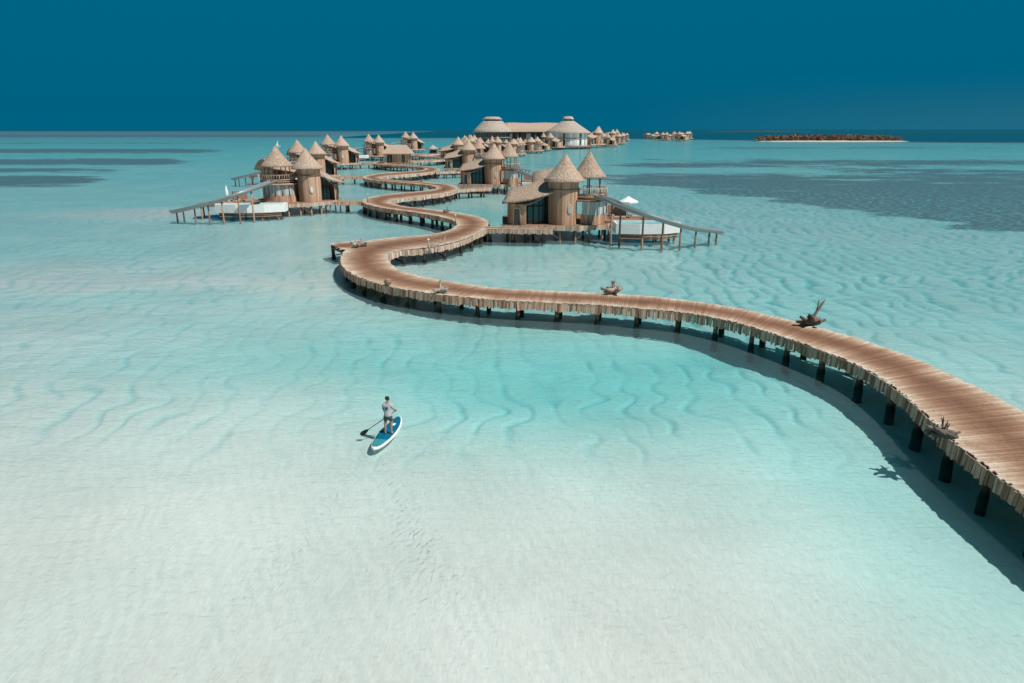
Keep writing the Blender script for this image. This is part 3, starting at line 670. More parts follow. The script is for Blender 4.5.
        for p in slide[(1 if slide is SLIDE_R else 2):-1]+[slide[-1]]:
            q=np.array(p); 
            if p is slide[-1]: q=S_[-1]+(S_[-2]-S_[-1])*.35
            k=MB(); k.tube([(q[0],q[1],-1.5),(q[0],q[1],.3),(q[0],q[1],q[2]-.15)],[.17,.13,.1],7); B(k,'slide_post','timber')
    if pool:
        # long pool with white rim wall and a timber sun deck behind it
        top=ptop
        k=MB(); 
        n=len(top)
        cx=sum(p[0] for p in top)/n; cy=sum(p[1] for p in top)/n
        for i in range(n):
            a=top[i]; b=top[(i+1)%n]; ia=(a[0]+(cx-a[0])*.06,a[1]+(cy-a[1])*.12); ib=(b[0]+(cx-b[0])*.06,b[1]+(cy-b[1])*.12)
            k.hexa([(*a,1.05),(*b,1.05),(*ib,1.05),(*ia,1.05),(*a,2.25),(*b,2.25),(*ib,2.25),(*ia,2.25)])
        B(k,'pool_wall','white')
        k=MB(); k.slab([(p[0]+(cx-p[0])*.06,p[1]+(cy-p[1])*.12) for p in top],1.1,2.1); B(k,'pool_water','pool')
        k=MB()
        for i in range(4):
            a=top[i]; b=top[i+1]; a=(a[0]+(cx-a[0])*.12,a[1]+(cy-a[1])*.12); b=(b[0]+(cx-b[0])*.12,b[1]+(cy-b[1])*.12)
            for zz in (.5,.75,.96): k.beam((*a,zz),(*b,zz),.25,.13)
        pass
        B(k,'pool_base','timber')
        for p in top:
            x,y=p[0]+(cx-p[0])*.2,p[1]+(cy-p[1])*.2; k=MB(); k.tube([(x,y,-1.5),(x,y,1.1)],.13,6); B(k,'pool_piling','timber')
        k=MB(); deck=pdeck; dcx=sum(p[0] for p in deck)/len(deck); dcy=sum(p[1] for p in deck)/len(deck); k.slab(deck,1.75,2.15); B(k,'sun_deck','timber')
        k=MB()
        for x,y in [(p[0]+(dcx-p[0])*.1,p[1]+(dcy-p[1])*.1) for p in deck]: k.tube([(x,y,-1.5),(x,y,1.8)],.13,6)
        B(k,'deck_posts','timber')
        k=MB(); 
        for x,y in ((dcx-2.4,dcy-.3),(dcx,dcy+.3),(dcx+1.6,dcy-1.2)):
            k.box(x,y,2.3,1.9,.75,.22); k.box(x-.8,y,2.5,.5,.75,.25)
        B(k,'bench','pale_timber')
        k=MB(); k.box(dcx-2.2,dcy+2.1,2.9,2.4,.3,1.4); B(k,'screen','timber')
    return t

G_=  'thatched overwater villas on stilts'
def place(t,x,y,rz=0,s=1.0): t.location=(x,y,0); t.rotation_euler=(0,0,rz); t.scale=(s,s,s); return t
vR=make_villa('large thatched villa with a curving grey slide on the right, nearest of the right row',1)
place(vR,6.2,85)
# left villa : mirrored, turned
def toL(pts,ox,oy,rz):
    out=[]
    for X,Y,Z in pts:
        dx,dy=X-ox,Y-oy; c,s=math.cos(-rz),math.sin(-rz); out.append((-(dx*c-dy*s),dx*s+dy*c,Z))
    return out
LX,LY,LR=-32.6,112.5,R(50)
SL=toL([(-37.0,108.5,5.2),(-37.4,104.5,4.9),(-38.2,102,4.5),(-39.6,100.3,3.95),(-41.7,99.6,3.3),(-43.7,99.5,2.75),(-45.8,99.7,2.25),(-47.7,100.2,1.8),(-49.6,101,1.4)],LX,LY,LR)
xy=lambda P:[(a,b) for a,b,c in toL([(x,y,0) for x,y in P],LX,LY,LR)]
vL=make_villa('large thatched villa with a long grey slide on the left, nearest of the left row',-1,.6,pav=(3.3,3.7),pr=2.4,slide=SL,
  ptop=xy([(-34.3,104.6),(-37,103.3),(-41,102.6),(-44.3,103.2),(-44.8,104.6),(-41,105.6),(-34.5,106.6)]),
  pdeck=xy([(-36,106.9),(-44.6,105.1),(-47.5,104.4),(-48.3,107),(-45,111),(-37.5,112)]))
place(vL,LX,LY,LR)
def vcopy(src,label,px,py,rz,s=1.0):
    """px: tower column in the photo, py: distance"""
    c=copy_tree(src); c['label']=label; zc=(py*CP+H*SP); X=(px-512)/683*zc
    return place(c,X,py,rz,s)
vcopy(vR,'villa with twin cone roofs standing directly behind the large right villa',493,149,R(-4))
vcopy(vR,'small villa behind the twin cone villa, beside the fourth boardwalk bend',468,212,R(2))
vcopy(vL,'second villa of the left row, its tower just behind the large left villa',319.5,178,R(44))
vcopy(vL,'third villa of the left row with a wide blank pale tower',344,240,R(34),1.08)
vcopy(vL,'fourth villa of the left row, left of the hip roofed hall',380.5,310,R(30),1.05)
vcopy(vL,'fifth villa of the left row, just beyond the hip roofed hall',414.5,410,R(25),1.12)
vcopy(vR,'villa left of the far row, half hidden between the twin cones and the domed pavilion',458,282,R(2))
# simpler far villa
far=make_villa('distant villa in front of the left domed pavilion, leftmost of its cluster',1,slide=None,rear=True,pool=False)
place(far,(466-512)/683*340,340,0)
farB=make_villa('low distant villa with a short tower roof, second from the left of its cluster',-1,.75,pav=(4.6,-.5),pr=1.7,slide=None,rear=False,pool=False)
place(farB,(482-512)/683*352,352,R(25),.9); rv=random.Random(11)
labs=[(497,330,'distant villa under the left domed pavilion, just right of its centre',R(20)),
(514,345,'distant villa below the long roof joining the two domed pavilions',R(-10)),
(476,430,'distant villa tucked under the left edge of the left domed pavilion',R(10)),
(505,445,'distant villa right below the eave of the left domed pavilion',R(-15)),
(526,430,'distant villa in the middle below the long connecting roof',R(10)),
(540,440,'distant villa just left of the white walled domed pavilion',R(0)),
(597,520,'far villa immediately right of the white walled domed pavilion',R(5)),
(604,600,'far villa second to the right of the white walled pavilion',R(-20)),
(609,540,'far villa in the clump right of the domed pavilion, front middle',R(15)),
(613,700,'far villa at the back middle of the clump right of the domed pavilion',R(0)),
(618,620,'far villa near the right end of the clump beyond the domed pavilion',R(-10)),
(622,760,'far villa furthest right of the clump beyond the domed pavilion',R(20)),
(488,385,'distant villa behind the front line of cones, centred under the left domed pavilion',R(-20)),
(531,395,'distant villa right of the cones cluster with open water beside it',R(5)),
(549,480,'distant villa close against the left side of the white walled pavilion',R(-5)),
(519,480,'distant villa directly beneath the middle of the long connecting roof, high in its cluster',R(25)),
(601,660,'far villa standing behind the first ones right of the white walled pavilion',R(30)),
(607,820,'far villa at the back left of the clump right of the domed pavilion',R(-25)),
(616,900,'far villa at the very back of the clump right of the domed pavilion',R(10)),
(657,930,'low far villa at the left rear of the lone group out in the lagoon',R(40)),
(675,930,'far villa at the rear centre of the lone group out in the lagoon',R(-30)),
(686,900,'far villa at the right rear of the lone group out in the lagoon',R(25)),
(661,800,'leftmost villa of the lone group standing far out in the lagoon',R(0)),
(670,850,'middle villa of the lone group standing far out in the lagoon',R(15)),
(680,820,'rightmost villa of the lone group standing far out in the lagoon',R(-15))]
for px,py,lb,rz in labs:
    b_=1.35 if py>=800 else (1.2 if py>500 else .95)
    c_=vcopy(rv.choice((far,farB)),lb,px+rv.uniform(-1.5,1.5),py*rv.uniform(.97,1.06),rz+rv.uniform(-.7,.7),b_*rv.uniform(.8,1.15))
    c_.scale.z*=rv.uniform(.8,1.1)*(.72 if py>=800 else 1)

# hip roofed hall on the boardwalk
def hall():
    t=thing('hip_roofed_hall','low open sided hall with a brown hipped thatch roof beside the boardwalk','hall')
    X0,Y0=(404-512)/683*255,250; t.location=(X0,Y0,0); t.scale=(.84,.84,.95)
    k=MB(); k.slab([(-6,-4),(6,-4),(6,5),(-6,5)],1.5,1.86); k.build('platform',M['timber'],t)
    for x in (-5.4,-2.7,0,2.7,5.4):
        for y in (-3.6,4.4):
            k=MB(); k.tube([(x,y,-1.5),(x,y,1.6)],.16,6); k.build('piling',M['piling'],t)
    k=MB(); e=[(-6.2,-4.4),(6.2,-4.4),(6.2,5.4),(-6.2,5.4)]; rg=[(-3.4,.3),(3.6,.7)]
    vs=[(x,y,5.1) for x,y in e]+[(x,y,4.85) for x,y in e]+[(-3.4,.3,8.1),(3.6,.7,8.1)]
    k.add(vs,[(0,1,9,8),(1,2,9),(2,3,8,9),(3,0,8),(7,6,5,4),(0,4,5,1),(1,5,6,2),(2,6,7,3),(3,7,4,0)]); k.build('roof',M['thatch'],t)
    for a_,b_ in (((-1.8,-3.2),(2.2,-3.2)),((3.4,-3.2),(5,-3.2)),((-5,4),(5,4)),((-5,-3.2),(-4.2,-3.2))):
        k=MB(); plank_wall(k,a_,b_,1.86,4.9,.3); k.build('wall',M['cladding'],t)
    k=MB(); k.box(2.8,-3.15,3.1,1.1,.1,2.4); k.build('door',M['glass'],t)
    k=MB(); k.box(-3,-3.0,3.1,2.3,.1,2.4); k.build('window',M['glass'],t)
    for x in (-5.3,-3,0,3,5.3):
        k=MB(); k.tube([(x,-3.8,1.86),(x,-3.8,5.0)],.1,6); k.build('post',M['timber'],t)
hall()
def hut(label,px,Y,s=1):
    t=thing('thatched_hut',label,'hut',((px-512)/683*Y*1.0,Y,0),0,'small far huts'); t.scale=(s,s,s)
    k=MB(); k.slab([(-2.2,-2),(2.2,-2),(2.2,2),(-2.2,2)],1.5,1.86); 
    for x in (-2,2):
        for y in (-1.8,1.8): k.tube([(x,y,-1.5),(x,y,1.6)],.14,5)
    k.build('platform',M['timber'],t)
    k=MB()
    for x in (-1.7,1.7):
        for y in (-1.6,1.6): k.tube([(x,y,1.86),(x,y,4.1)],.09,5)
    k.box(0,1.4,2.6,3.2,.1,1.4); k.build('frame',M['timber'],t)
    k=MB(); cone_roof(k,0,0,2.7,3.9,5.6,12); k.build('roof',M['thatch_grey'],t)
hut('tiny hut standing alone on the water between the left row and the twin cones',436,345,1.0)

# big domed pavilions
def dome_pav(label,px,Y,re,rw,ze,zt,rcap,glass):
    zc=Y*CP+H*SP; X=(px-512)/683*zc
    t=thing('domed_pavilion',label,'pavilion',(X,Y,0))
    k=MB(); k.lathe(0,0,[(.1,1.2),(rw+2.5,1.2),(rw+2.5,2.0),(.1,2.01)],32,0,None,False); k.build('platform',M['timber'],t)
    for i in range(24):
        k=MB(); a=2*math.pi*i/24; k.tube([((rw+2)*math.cos(a),(rw+2)*math.sin(a),-1.5),((rw+2)*math.cos(a),(rw+2)*math.sin(a),1.3)],.3,6); k.build('piling',M['piling'],t)
    k=MB(); arc_wall(k,0,0,rw,rw,2.0,ze+1,36,0,2*math.pi,.3,.02); w_=k.build('wall',M['white' if glass else 'timber'],t)
    for i in range(18):
        a=R(185)+R(170)*i/17.0; k=MB()
        arc_wall(k,0,0,rw+.12,rw+.12,2.4,2.0+(ze-2)*.52,2,a-.055,a+.055,.1,0)
        arc_wall(k,0,0,rw+.12,rw+.12,2.0+(ze-2)*.58,ze-.3,2,a-.055,a+.055,.1,0)
        k.build('window',M[('glass' if i%5==2 else ('canvas' if i%2 else 'curtain')) if glass else 'glass'],t)
    k=MB(); k.lathe(0,0,[(rw+.1,2+(ze-2)*.54),(rw+.5,2+(ze-2)*.54),(rw+.5,2+(ze-2)*.58),(rw+.1,2+(ze-2)*.58)],36); k.build('band',M['pale_timber'],t)
    k=MB(); zc_=zt-3.1
    k.lathe(0,0,[(re*.96,ze-.1),(re,ze-.4),(re*1.01,ze),(re*.76+rcap*.24,ze+(zc_-ze)*.25),(re*.4+rcap*.62,ze+(zc_-ze)*.62),(rcap*1.15,zc_)],40,.12); k.lathe(0,0,[(.1,ze+1.5),(re*.96,ze-.1)],40); k.build('roof',M['thatch_grey'],t)
    k=MB(); k.lathe(0,0,[(rcap*.85,zc_-.6),(rcap*.85,zc_+1.6)],24); k.build('clerestory',M['glass'],t)
    k=MB(); k.lathe(0,0,[(rcap*.8,zc_+1.2),(rcap*1.12,zc_+1.0),(rcap*1.1,zc_+1.4),(rcap*.75,zt-.2),(.1,zt)],24,.08); k.build('cap_roof',M['thatch_grey'],t)
dome_pav('left of the two big domed pavilions, wide grey thatch roof with a flat cap',492.5,520,14.6,12.5,11.2,21.6,6.4,False)
dome_pav('right domed pavilion with tall white glazed walls and grey thatch roof',567.5,495,16.0,13.6,10.6,21.4,3.6,True)
def link():
    Y=528; X0,X1=(508-512)/683*530,(560-512)/683*530
    t=thing('connecting_hall','long low hall with an orange brown roof joining the two domed pavilions','hall',((X0+X1)/2,Y,0)); hw=(X1-X0)/2
    k=MB(); k.slab([(-hw,-6),(hw,-6),(hw,8),(-hw,8)],1.2,2); k.build('platform',M['timber'],t)
    k=MB(); g=[]
    for i in range(13):
        x=-hw-3+(2*hw+6)*i/12; g.append([(x,-8,11.2),(x,-4,14.0),(x,1,17.4+.15*math.sin(i)),(x,6,14.0),(x,10,11.2)])
    k.plate(g,.4); k.build('roof',M['thatch'],t)
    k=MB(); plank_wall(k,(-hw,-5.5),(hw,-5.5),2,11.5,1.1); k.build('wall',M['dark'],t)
    for i in range(9):
        k=MB(); x=-hw+2+(2*hw-4)*i/8; k.box(x,-5.65,7.6,2.6,.15,4.6); k.build('window',M['curtain' if i%3==0 else 'glass'],t)
    for i in range(7):
        k=MB(); x=-hw+1+(2*hw-2)*i/6; k.tube([(x,-7,-1.5),(x,-7,11.6)],.3,6); k.build('column',M['timber'],t)
link()

# ------------------------------------------------------------------ parasols, sailing boat
def parasol(label,x,y,z,r=1.3,open_=True):
    t=thing('parasol',label,'parasol',(x,y,z),0,'white parasols on the villa sun decks')
    k=MB(); k.tube([(0,0,0),(0,0,2.5)],.035,6); k.build('pole',M['pale_timber'],t)
    k=MB()
    if open_: k.lathe(0,0,[(r,1.85),(r*.99,2.0),(r*.5,2.3),(.02,2.65)],8,0,None,False)
    else: k.lathe(0,0,[(.10,.9),(.28,1.1),(.26,1.8),(.12,2.5),(.02,2.8)],8)
    k.build('canopy',M['canvas'],t)
    k=MB(); k.lathe(0,0,[(.02,.12),(.3,.1),(.32,0)],10); k.build('base',M['white'],t)
parasol('open white parasol on the sun deck behind the right slide',14.9,89,2.15)
parasol('closed white parasol at the end of the left villa pool deck',*U(228,204,2.1),2.1,1.2,False)
def boat(label,px,Y):
    t=thing('sailing_boat',label,'boat',((px-512)/683*Y,Y,0))
    k=MB(); g=[]
    vs=[];fs=[]
    for i in range(9):
        f=i/8; w_=1.3*math.sin(min(1,f*1.5+.25)*math.pi/2)*(1-max(0,f-.55)*2.1)+.02; x=-4+8*f
        vs+=[(x,-w_,.9),(x,-w_*.6,-.1),(x,w_*.6,-.1),(x,w_,.9)]
    for i in range(8):
        for j in range(3): a=i*4+j; fs.append((a,a+1,a+5,a+4))
        fs.append((i*4+3,i*4,i*4+4,i*4+7))
    fs+=[(0,3,2,1),(32,33,34,35)]
    k.add(vs,fs); k.build('hull',M['white'],t)
    k=MB(); k.box(-.5,0,1.2,2.6,1.3,.7); k.build('cabin',M['white'],t)
    k=MB(); k.tube([(.6,0,.8),(.6,0,10)],.09,6); k.build('mast',M['pale_timber'],t)
    k=MB(); k.add([(.5,.03,1.6),(-3.4,.1,1.7),(-1.6,.35,5.2),(.5,.03,9.6),(.5,-.03,1.6),(-3.4,.04,1.7),(-1.6,.29,5.2),(.5,-.03,9.6)],[(0,1,2,3),(7,6,5,4),(0,4,5,1),(1,5,6,2),(2,6,7,3),(3,7,4,0)]); k.build('sail',M['canvas'],t); return t
boat('small white sailing boat far behind the left villas',287,560).scale=(.5,.5,.5)

# ------------------------------------------------------------------ island
def island():
    cx,cy=342,775; k=MB(); rings=[]; n=60; vs=[];fs=[]
    for (s_,z) in ((1.12,-1.2),(1.03,-.05),(.98,.35),(.9,.9),(.5,1.3),(.02,1.4)):
        for i in range(n):
            a=2*math.pi*i/n; w_=1+.06*math.sin(3*a+1)+.03*math.sin(7*a); vs.append((81*s_*w_*math.cos(a)+3,23*s_*w_*math.sin(a),z))
    for r_ in range(5):
        for i in range(n): a,b=r_*n+i,r_*n+(i+1)%n; fs.append((a,b,b+n,a+n))
    k.add(vs,fs,.8,None,True); o=k.build('island',surf('island_sand',[(.2,(.42,.36,.30)),(.8,(.58,.52,.45))],(1,1,1),.3,5,.95,.1,.1)); o.location=(cx,cy,0); struct(o)
    k=MB(); rs=random.Random(3)
    for i in range(520):
        a=rs.uniform(0,2*math.pi); q=math.sqrt(rs.random())*.9; x,y=88*q*math.cos(a)+4,19*q*math.sin(a)+2
        h=rs.uniform(4.9,6.0)*(1-.45*(abs(x)/84)**3)+(1.2 if rs.random()<.05 else 0); rr=rs.uniform(1.6,3.2)
        for j in range(16):
            b=rs.uniform(0,6.28); e=rs.uniform(-.2,1); d=rr*rs.uniform(.5,1)
            px_,py_,pz=x+d*math.cos(b),y+d*math.sin(b),1+h*(.35+.6*max(0,e))+rs.uniform(-.3,.3); s_=rs.uniform(.5,1.1)
            nv=[rs.uniform(-1,1) for _ in range(6)]
            k.add([(px_+nv[0]*s_,py_+nv[1]*s_,pz+s_*.8),(px_-s_,py_+nv[2]*s_,pz-.4*s_),(px_+s_,py_+nv[3]*s_,pz-.4*s_),(px_+nv[4]*s_,py_+s_,pz+nv[5]*.4)],[(0,1,2),(0,2,3),(0,3,1),(1,3,2)])
        k.tube([(x,y,.8),(x+.3,y,1+h*.6)],[.2,.1],4)
    o=k.build('island_scrub',M['foliage']); o.location=(cx,cy,0)
    tag(o,'dense brown green scrub covering the long low sandy island','scrub',None,'stuff')
    k=MB(); vs=[];fs=[]
    for s_,z in ((1,-1),(.95,2),(.6,5),(.05,7)):
        for i in range(30):
            a=2*math.pi*i/30; vs.append((240*s_*(1+.08*math.sin(5*a))*math.cos(a),60*s_*math.sin(a),z))
    for r_ in range(3):
        for i in range(30): a,b=r_*30+i,r_*30+(i+1)%30; fs.append((a,b,b+30,a+30))
    k.add(vs,fs,.2,None,True); o=k.build('far_island',surf('far_island_hazed',[(.2,(.02,.05,.06)),(.8,(.04,.08,.09))],(1,1,1),.05,6,.95,.5,.1)); o.location=(1150,3300,0); struct(o)  # distance haze is put into the land colour as dark blue-grey
island()

# ------------------------------------------------------------------ driftwood and light posts on the boardwalk
def driftwood(label,x,y,branches,s=1,mt='driftwood',seed=1,stump=.35,tall=None,z=None):
    z=deck_z(y)
    t=thing('driftwood_sculpture',label,'driftwood',(x,y,z),0,'driftwood pieces decorating the boardwalk edges')
    rs=random.Random(seed); k=MB()
    # gnarled root mass
    for j in range(9):
        a=rs.uniform(0,6.28); p=np.array([0,0,.16*s]); pts=[tuple(p)]; rad=[stump*.55*s]
        for q in range(4):
            p=p+np.array([math.cos(a),math.sin(a),rs.uniform(-.25,.75)])*stump*.52*s; p[2]=max(.04,p[2]); a+=rs.uniform(-.7,.7)
            pts.append(tuple(p)); rad.append(stump*s*(.42-.09*q)*rs.uniform(.8,1.2))
        k.tube(pts,rad,7)
    k.build('root',M[mt],t)
    for b in range(max(4,branches-4)):
        k=MB(); a=rs.uniform(0,6.28); el=rs.uniform(.1,1.4); L_=rs.uniform(.4,.95)*s; r0=rs.uniform(.05,.10)*s
        if tall and b==0: a,el,L_,r0=tall[0],tall[1],tall[2],.13*s
        p=np.array([0,0,.15*s]); pts=[];rad=[]; n=7
        for q in range(n):
            pts.append(tuple(p)); rad.append(r0*(1-.11*q))
            p=p+np.array([math.cos(a)*math.cos(el),math.sin(a)*math.cos(el),math.sin(el)])*L_/n
            if rs.random()<(.25 if (tall and b==0) else .9): a+=rs.uniform(-.7,.7); el+=rs.uniform(-.5,.5)
            p[2]=max(.05,p[2])
        k.tube(pts,rad,6)
        for _ in range(2):
            i=rs.randrange(2,6); p=np.array(pts[i]); aa=a+rs.choice((-1,1))*rs.uniform(.5,1.2); e2=el+rs.uniform(-.3,.6)
            sub=[p]; 
            for q in range(3): sub.append(sub[-1]+np.array([math.cos(aa)*math.cos(e2),math.sin(aa)*math.cos(e2),math.sin(e2)])*L_*.13); aa+=rs.uniform(-.4,.4)
            k.tube([tuple(v) for v in sub],[r0*.5,r0*.4,r0*.3,r0*.12],5)
        k.build('branch',M[mt],t)
    return t
def D(px,py):
    z=1.6
    for _ in range(6): z=deck_z(U(px,py,z)[1])
    return U(px,py,z)
x,y=D(811,325); driftwood('dark gnarled driftwood root with one tall upright branch on the far deck edge',x,y,10,1.0,'driftwood_dark',4,.48,(.5,1.15,1.9))
x,y=D(943,436); driftwood('grey tangled driftwood root on the near deck edge, closest to the viewer',x,y,15,.78,'driftwood_dark',9,.42)
x,y=D(614,293.5); driftwood('pale spiky driftwood on the far deck edge in the middle of the walkway',x,y,14,1.2,'driftwood',12,.40)
x,y=D(441,293); driftwood('white antler like driftwood on the near edge after the first left bend',x,y,11,.9,'driftwood',21,.36,(1.8,1.1,1.0))
x,y=D(359,247); driftwood('bleached spiky driftwood where the slatted platform meets the left bend',x,y,12,1.05,'driftwood',33,.42)
x,y=D(434,248.3); driftwood('low pale driftwood lying on the inner deck edge beside a light post',x,y,8,.75,'driftwood',41,.3,(.3,.5,1.7))
x,y=D(447,212.6); driftwood('small brown driftwood stump on the far edge of the second right bend',x,y,5,.7,'driftwood_dark',50,.4,(1,1.4,.8))
x,y=D(377,179.4); driftwood('small bleached driftwood on the edge of the third left bend',x,y,8,.9,'driftwood',61,.35)
x,y=D(421,181.8); driftwood('tiny pale driftwood on the middle of the fourth straight',x,y,6,.9,'driftwood',66,.35)
def ball(label,x,y):
    t=thing('rope_ball',label,'ball',(x,y,deck_z(y)))
    k=MB(); k.lathe(0,0,[(.02,0)]+[(.27*math.sin(a)*(1+.04*(i%2)),.27-.27*math.cos(a)) for i,a in enumerate([.35,.7,1.0,1.3,1.6,1.9,2.2,2.5,2.8])]+[(.02,.54)],14); k.build('ball',M['cladding'],t)
    k=MB()
    for zz in (.12,.27,.42):
        rr=.275*math.sin(math.acos((.27-zz)/.27))+.01; k.tube([(rr*math.cos(R(a)),rr*math.sin(R(a)),zz) for a in range(0,361,20)],.02,5)
    k.build('binding',M['timber'],t)
x,y=D(388,285.3); ball('round brown ball bollard on the near edge of the first left bend',x,y)
def post(label,px,py,h=1.0):
    x,y=D(px,py); t=thing('light_post',label,'light post',(x,y,deck_z(y)),0,'slim pale light posts along the boardwalk')
    k=MB(); k.tube([(0,0,0),(0,0,h)],[.09,.075],8); k.build('pole',M['driftwood'],t)
    k=MB(); k.lathe(0,0,[(.02,h+.16),(.12,h+.12),(.13,h),(.02,h-.01)],10); k.build('lamp_head',M['white'],t)
post('slim pale post on the inner edge below the second bend',428.5,248.8,.85)
post('slim pale post inside the second right hand bend',455.5,224.5,1.1)
post('slim pale post on the outside of the second left bend',368,203,1.3)
post('slim pale post inside the third right hand bend',443.5,190.5,1.5)
post('slim pale post inside the fourth right hand bend',422.5,169.5,1.9)

# ------------------------------------------------------------------ paddle board, person, paddle
tail=np.array(U(373.5,449,.08)); nose=np.array(U(399.5,418,.08)); BC=(tail+nose)/2; hd=nose-tail; BL=float(np.linalg.norm(hd)); BA=math.atan2(hd[1],hd[0])
bd=thing('paddle_board','white edged blue stand up paddle board floating under the paddler','paddle board',(BC[0],BC[1],0),BA-math.pi/2)
def outline(f,W): # f 0..1 tail->nose
    return W*(math.sin(math.pi*min(1,max(0,f)))**.42)*(.93+.10*math.sin(f*math.pi))
def board_mesh(k,W,Lh,z0,z1,ext=1.0,f0=0,f1=1,rnd=.5,cap=.04,n=28,zoff=0):
    vs=[];fs=[]
    prof=[(-1,.5),(-.92,.12),(-.6,0),(.6,0),(.92,.12),(1,.5),(.92,.9),(.6,1),(-.6,1),(-.92,.9)]
    m_=len(prof)
    for i in range(n+1):
        f=f0+(f1-f0)*i/n; w_=max(.015,outline(f,W)); y=(f-.5)*2*Lh; rk=.10*max(0,(f-.75)/.25)**2+.03*max(0,(.12-f)/.12)
        for a,b in prof: vs.append((a*w_,y,z0+(z1-z0)*b+rk+zoff))
    for i in range(n):
        for j in range(m_): a,b=i*m_+j,i*m_+(j+1)%m_; fs.append((a,a+m_,b+m_,b))
    fs+=[tuple(range(m_)),tuple(n*m_+j for j in range(m_-1,-1,-1))]
    k.add(vs,fs,rnd,None,True)
k=MB(); board_mesh(k,.415,BL/2,-.03,.10); k.build('hull',M['board_white'],bd)
k=MB(); board_mesh(k,.345,BL/2*.95,.09,.108,f0=.27); k.build('deck_top',M['board_blue'],bd)
k=MB(); board_mesh(k,.345,BL/2*.95,.09,.108,f0=.02,f1=.27); k.build('tail_pad',M['board_teal'],bd)
k=MB(); k.slab([(-.06,.75),(.07,.72),(.10,1.1),(.03,1.16),(-.05,1.08)],.1,.114); k.build('badge',M['board_white'],bd)

def skin(name,mt,chains,parent,level=2):
    """continuous skinned surface; chains: list of lists of (pos, radius); first point of later chains may be an index into the vertex list"""
    vs=[];es=[];rs=[]
    for ch in chains:
        prev=None
        for it in ch:
            if isinstance(it,int): prev=it; continue
            vs.append(it[0]); rs.append(it[1]); i=len(vs)-1
            if prev is not None: es.append((prev,i))
            prev=i
    me=bpy.data.meshes.new(name+'_rig'); me.from_pydata([tuple(v) for v in vs],es,[]); o=bpy.data.objects.new(name+'_rig',me); COL.objects.link(o)
    md=o.modifiers.new('s','SKIN'); md.use_smooth_shade=True
    for i,r_ in enumerate(rs):
        d=me.skin_vertices[0].data[i]; q=r_ if hasattr(r_,'__len__') else (r_,r_); d.radius=q; d.use_root=(i==0)
    sb=o.modifiers.new('u','SUBSURF'); sb.levels=level; sb.render_levels=level
    dg=bpy.context.evaluated_depsgraph_get(); dg.update(); m2=bpy.data.meshes.new_from_object(o.evaluated_get(dg)); bpy.data.objects.remove(o)
    m2.materials.clear(); m2.materials.append(M[mt]); m2.polygons.foreach_set('use_smooth',[True]*len(m2.polygons))
    q=bpy.data.objects.new(name,m2); COL.objects.link(q); q.parent=parent; m2.name=name; return q
PX,PY=U(389,433,.12); 
pr_=thing('person','person in a pale grey t-shirt and dark shorts standing on the paddle board','person',(PX,PY,.108),BA-math.pi/2)
V=lambda *a:np.array(a,float)
pel=V(0,-.02,.90); sh=1.40
grip=V(.22,.30,.96); low=V(-.20,.42,.70)           # hands, in the person's frame (facing +Y)
body=[[(pel,(.118,.085)),(V(0,-.01,1.05),(.105,.08)),(V(0,.01,1.22),(.13,.09)),(V(0,.02,1.36),(.13,.085)),(V(0,.03,1.45),(.055,.055)),(V(0,.05,1.52),(.06,.065)),(V(0,.06,1.60),(.085,.095)),(V(0,.055,1.68),(.065,.075))],
 [3,(V(.17,.0,1.36),.062),(V(.26,.06,1.14),.046),(V(.29,.15,1.07),.042),(grip+V(-.01,-.07,0),.030),(grip,(.036,.028))],
 [3,(V(-.17,.0,1.36),.062),(V(-.25,.10,1.12),.046),(V(-.25,.18,1.02),.042),(low+V(-.01,-.06,.05),.030),(low,(.036,.028))],
 [0,(V(.11,.0,.84),.098),(V(.13,.04,.50),.062),(V(.13,.01,.42),.058),(V(.13,-.03,.10),.038),(V(.13,-.04,.04),.045),(V(.15,.12,.03),(.045,.028))],
 [0,(V(-.11,-.02,.84),.098),(V(-.14,.0,.50),.062),(V(-.14,-.03,.42),.058),(V(-.14,-.07,.10),.038),(V(-.14,-.08,.04),.045),(V(-.17,.08,.03),(.045,.028))]]
# fingers curling round the shaft
idx=8+4
def hand_ids():
    # vertex order: 8 spine, then arm1 (5), arm2 (5)
    return 12,17
hr,hl=hand_ids()
ax_=(grip-low)/np.linalg.norm(grip-low)
for h,c in ((hr,grip),(hl,low)):
    side=np.cross(ax_,V(0,1,0)); side/=np.linalg.norm(side)
    for j,l in enumerate((.9,1.0,.95,.8)):
        o_=c+ax_*(.030-.02*j); body.append([h,(o_+V(0,.035,0)*l,.010),(o_+V(0,.05,0)*l+side*.028*l,.009),(o_+V(0,.022,0)*l+side*.045*l,.008)])
    body.append([h,(c+ax_*.04+V(0,.01,0)-side*.02,.012),(c+ax_*.03+V(0,.045,0)-side*.025,.010)])
skin('body','skin',body,pr_)
skin('shirt','shirt',[[(V(0,-.015,.80),(.195,.155)),(V(0,-.01,.93),(.185,.15)),(V(0,-.01,1.06),(.165,.13)),(V(0,.01,1.22),(.17,.125)),(V(0,.02,1.36),(.165,.11)),(V(0,.025,1.43),(.075,.07))],
  [4,(V(.17,.0,1.37),.08),(V(.24,.045,1.21),.073)],[4,(V(-.17,.0,1.37),.08),(V(-.225,.06,1.21),.073)]],pr_)
skin('shorts','shorts',[[(V(0,-.02,.93),(.16,.125)),(V(0,-.02,.86),(.155,.12))],[1,(V(.115,.01,.76),.115),(V(.13,.03,.56),.095)],[1,(V(-.115,-.01,.76),.115),(V(-.14,-.0,.56),.095)]],pr_)
skin('hair','hair',[[(V(0,.01,1.58),(.095,.09)),(V(0,.02,1.68),(.115,.11)),(V(0,.04,1.76),(.08,.085))]],pr_)
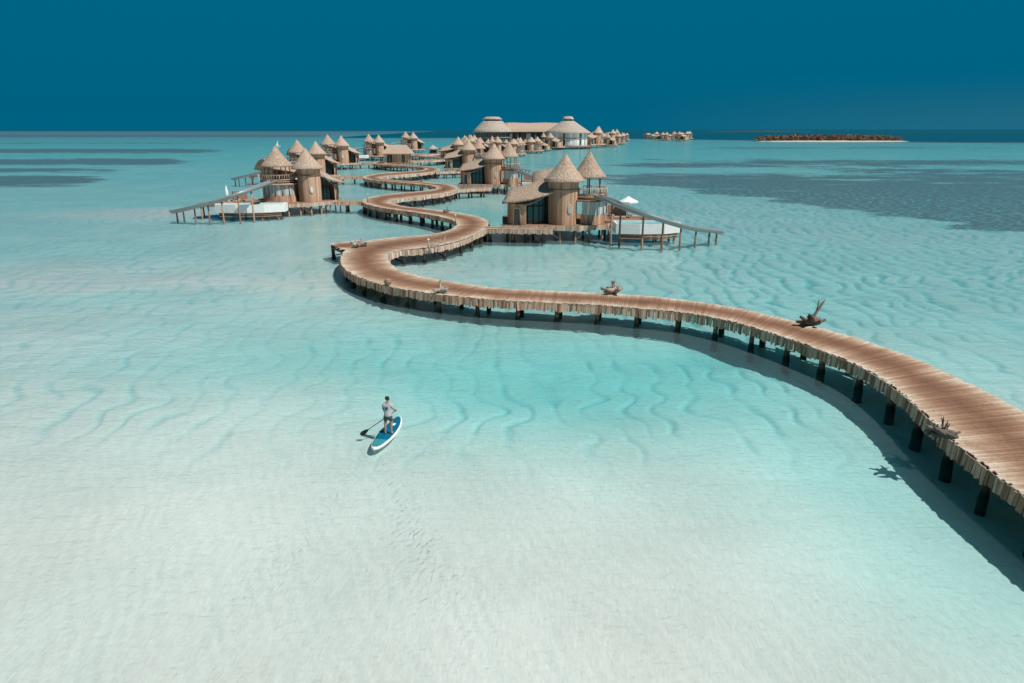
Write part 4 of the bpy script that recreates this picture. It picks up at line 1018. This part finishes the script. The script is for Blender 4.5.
k=MB(); k.slab([(-.05,-.132),(.05,-.132),(.05,-.09),(-.05,-.09)],1.17,1.29); k.build('shirt_print',M['board_blue'],pr_)
for s_ in (-1,1):
    k=MB(); k.tube([(s_*.088,.05,1.585),(s_*.10,.045,1.61),(s_*.092,.045,1.635)],[.012,.02,.012],6); k.build('ear',M['skin'],pr_)
    k=MB(); k.lathe(s_*.033,.142,[(.001,1.605),(.012,1.613),(.001,1.621)],8); k.build('eye',M['hair'],pr_)
k=MB(); k.tube([(0,.15,1.63),(0,.172,1.585),(0,.15,1.575)],[.010,.016,.012],6); k.build('nose',M['skin'],pr_)
k=MB(); k.tube([(-.022,.148,1.548),(0,.155,1.547),(.022,.148,1.548)],.007,5); k.build('mouth',M['skin'],pr_)
# paddle
c_,s__=math.cos(BA-math.pi/2),math.sin(BA-math.pi/2)
def W(p): return np.array([PX+p[0]*c_-p[1]*s__,PY+p[0]*s__+p[1]*c_,.108+p[2]])
g0=W(grip); bt=np.array([*U(360.5,435,.02),.02]); dv=(bt-g0); Lp=np.linalg.norm(dv); dv/=Lp
pd=thing('paddle','long black paddle held by the paddler, its blade dipping to the left','paddle',tuple(g0)); 
k=MB(); k.tube([tuple(-dv*.06),tuple(dv*(Lp-.38))],.017,8); k.build('shaft',M['paddle'],pd)
k=MB(); sd=np.cross(dv,V(.1,-.85,.5)); sd/=np.linalg.norm(sd); k.tube([tuple(-dv*.06-sd*.05),tuple(-dv*.06+sd*.05)],.019,6); k.build('handle',M['paddle'],pd)
k=MB(); vs=[];fs=[]; nrm=np.cross(dv,sd)
prof=[(Lp-.44,.018),(Lp-.38,.05),(Lp-.28,.085),(Lp-.15,.10),(Lp-.05,.09),(Lp,.05)]
for q,w_ in prof:
    for a,b in ((-1,0),(0,.012),(1,0),(0,-.012)): vs.append(tuple(dv*q+sd*w_*a+nrm*b))
for i in range(5):
    for j in range(4): a,b=i*4+j,i*4+(j+1)%4; fs.append((a,b,b+4,a+4))
fs+=[(3,2,1,0),(20,21,22,23)]
k.add(vs,fs); k.build('blade',M['paddle'],pd)
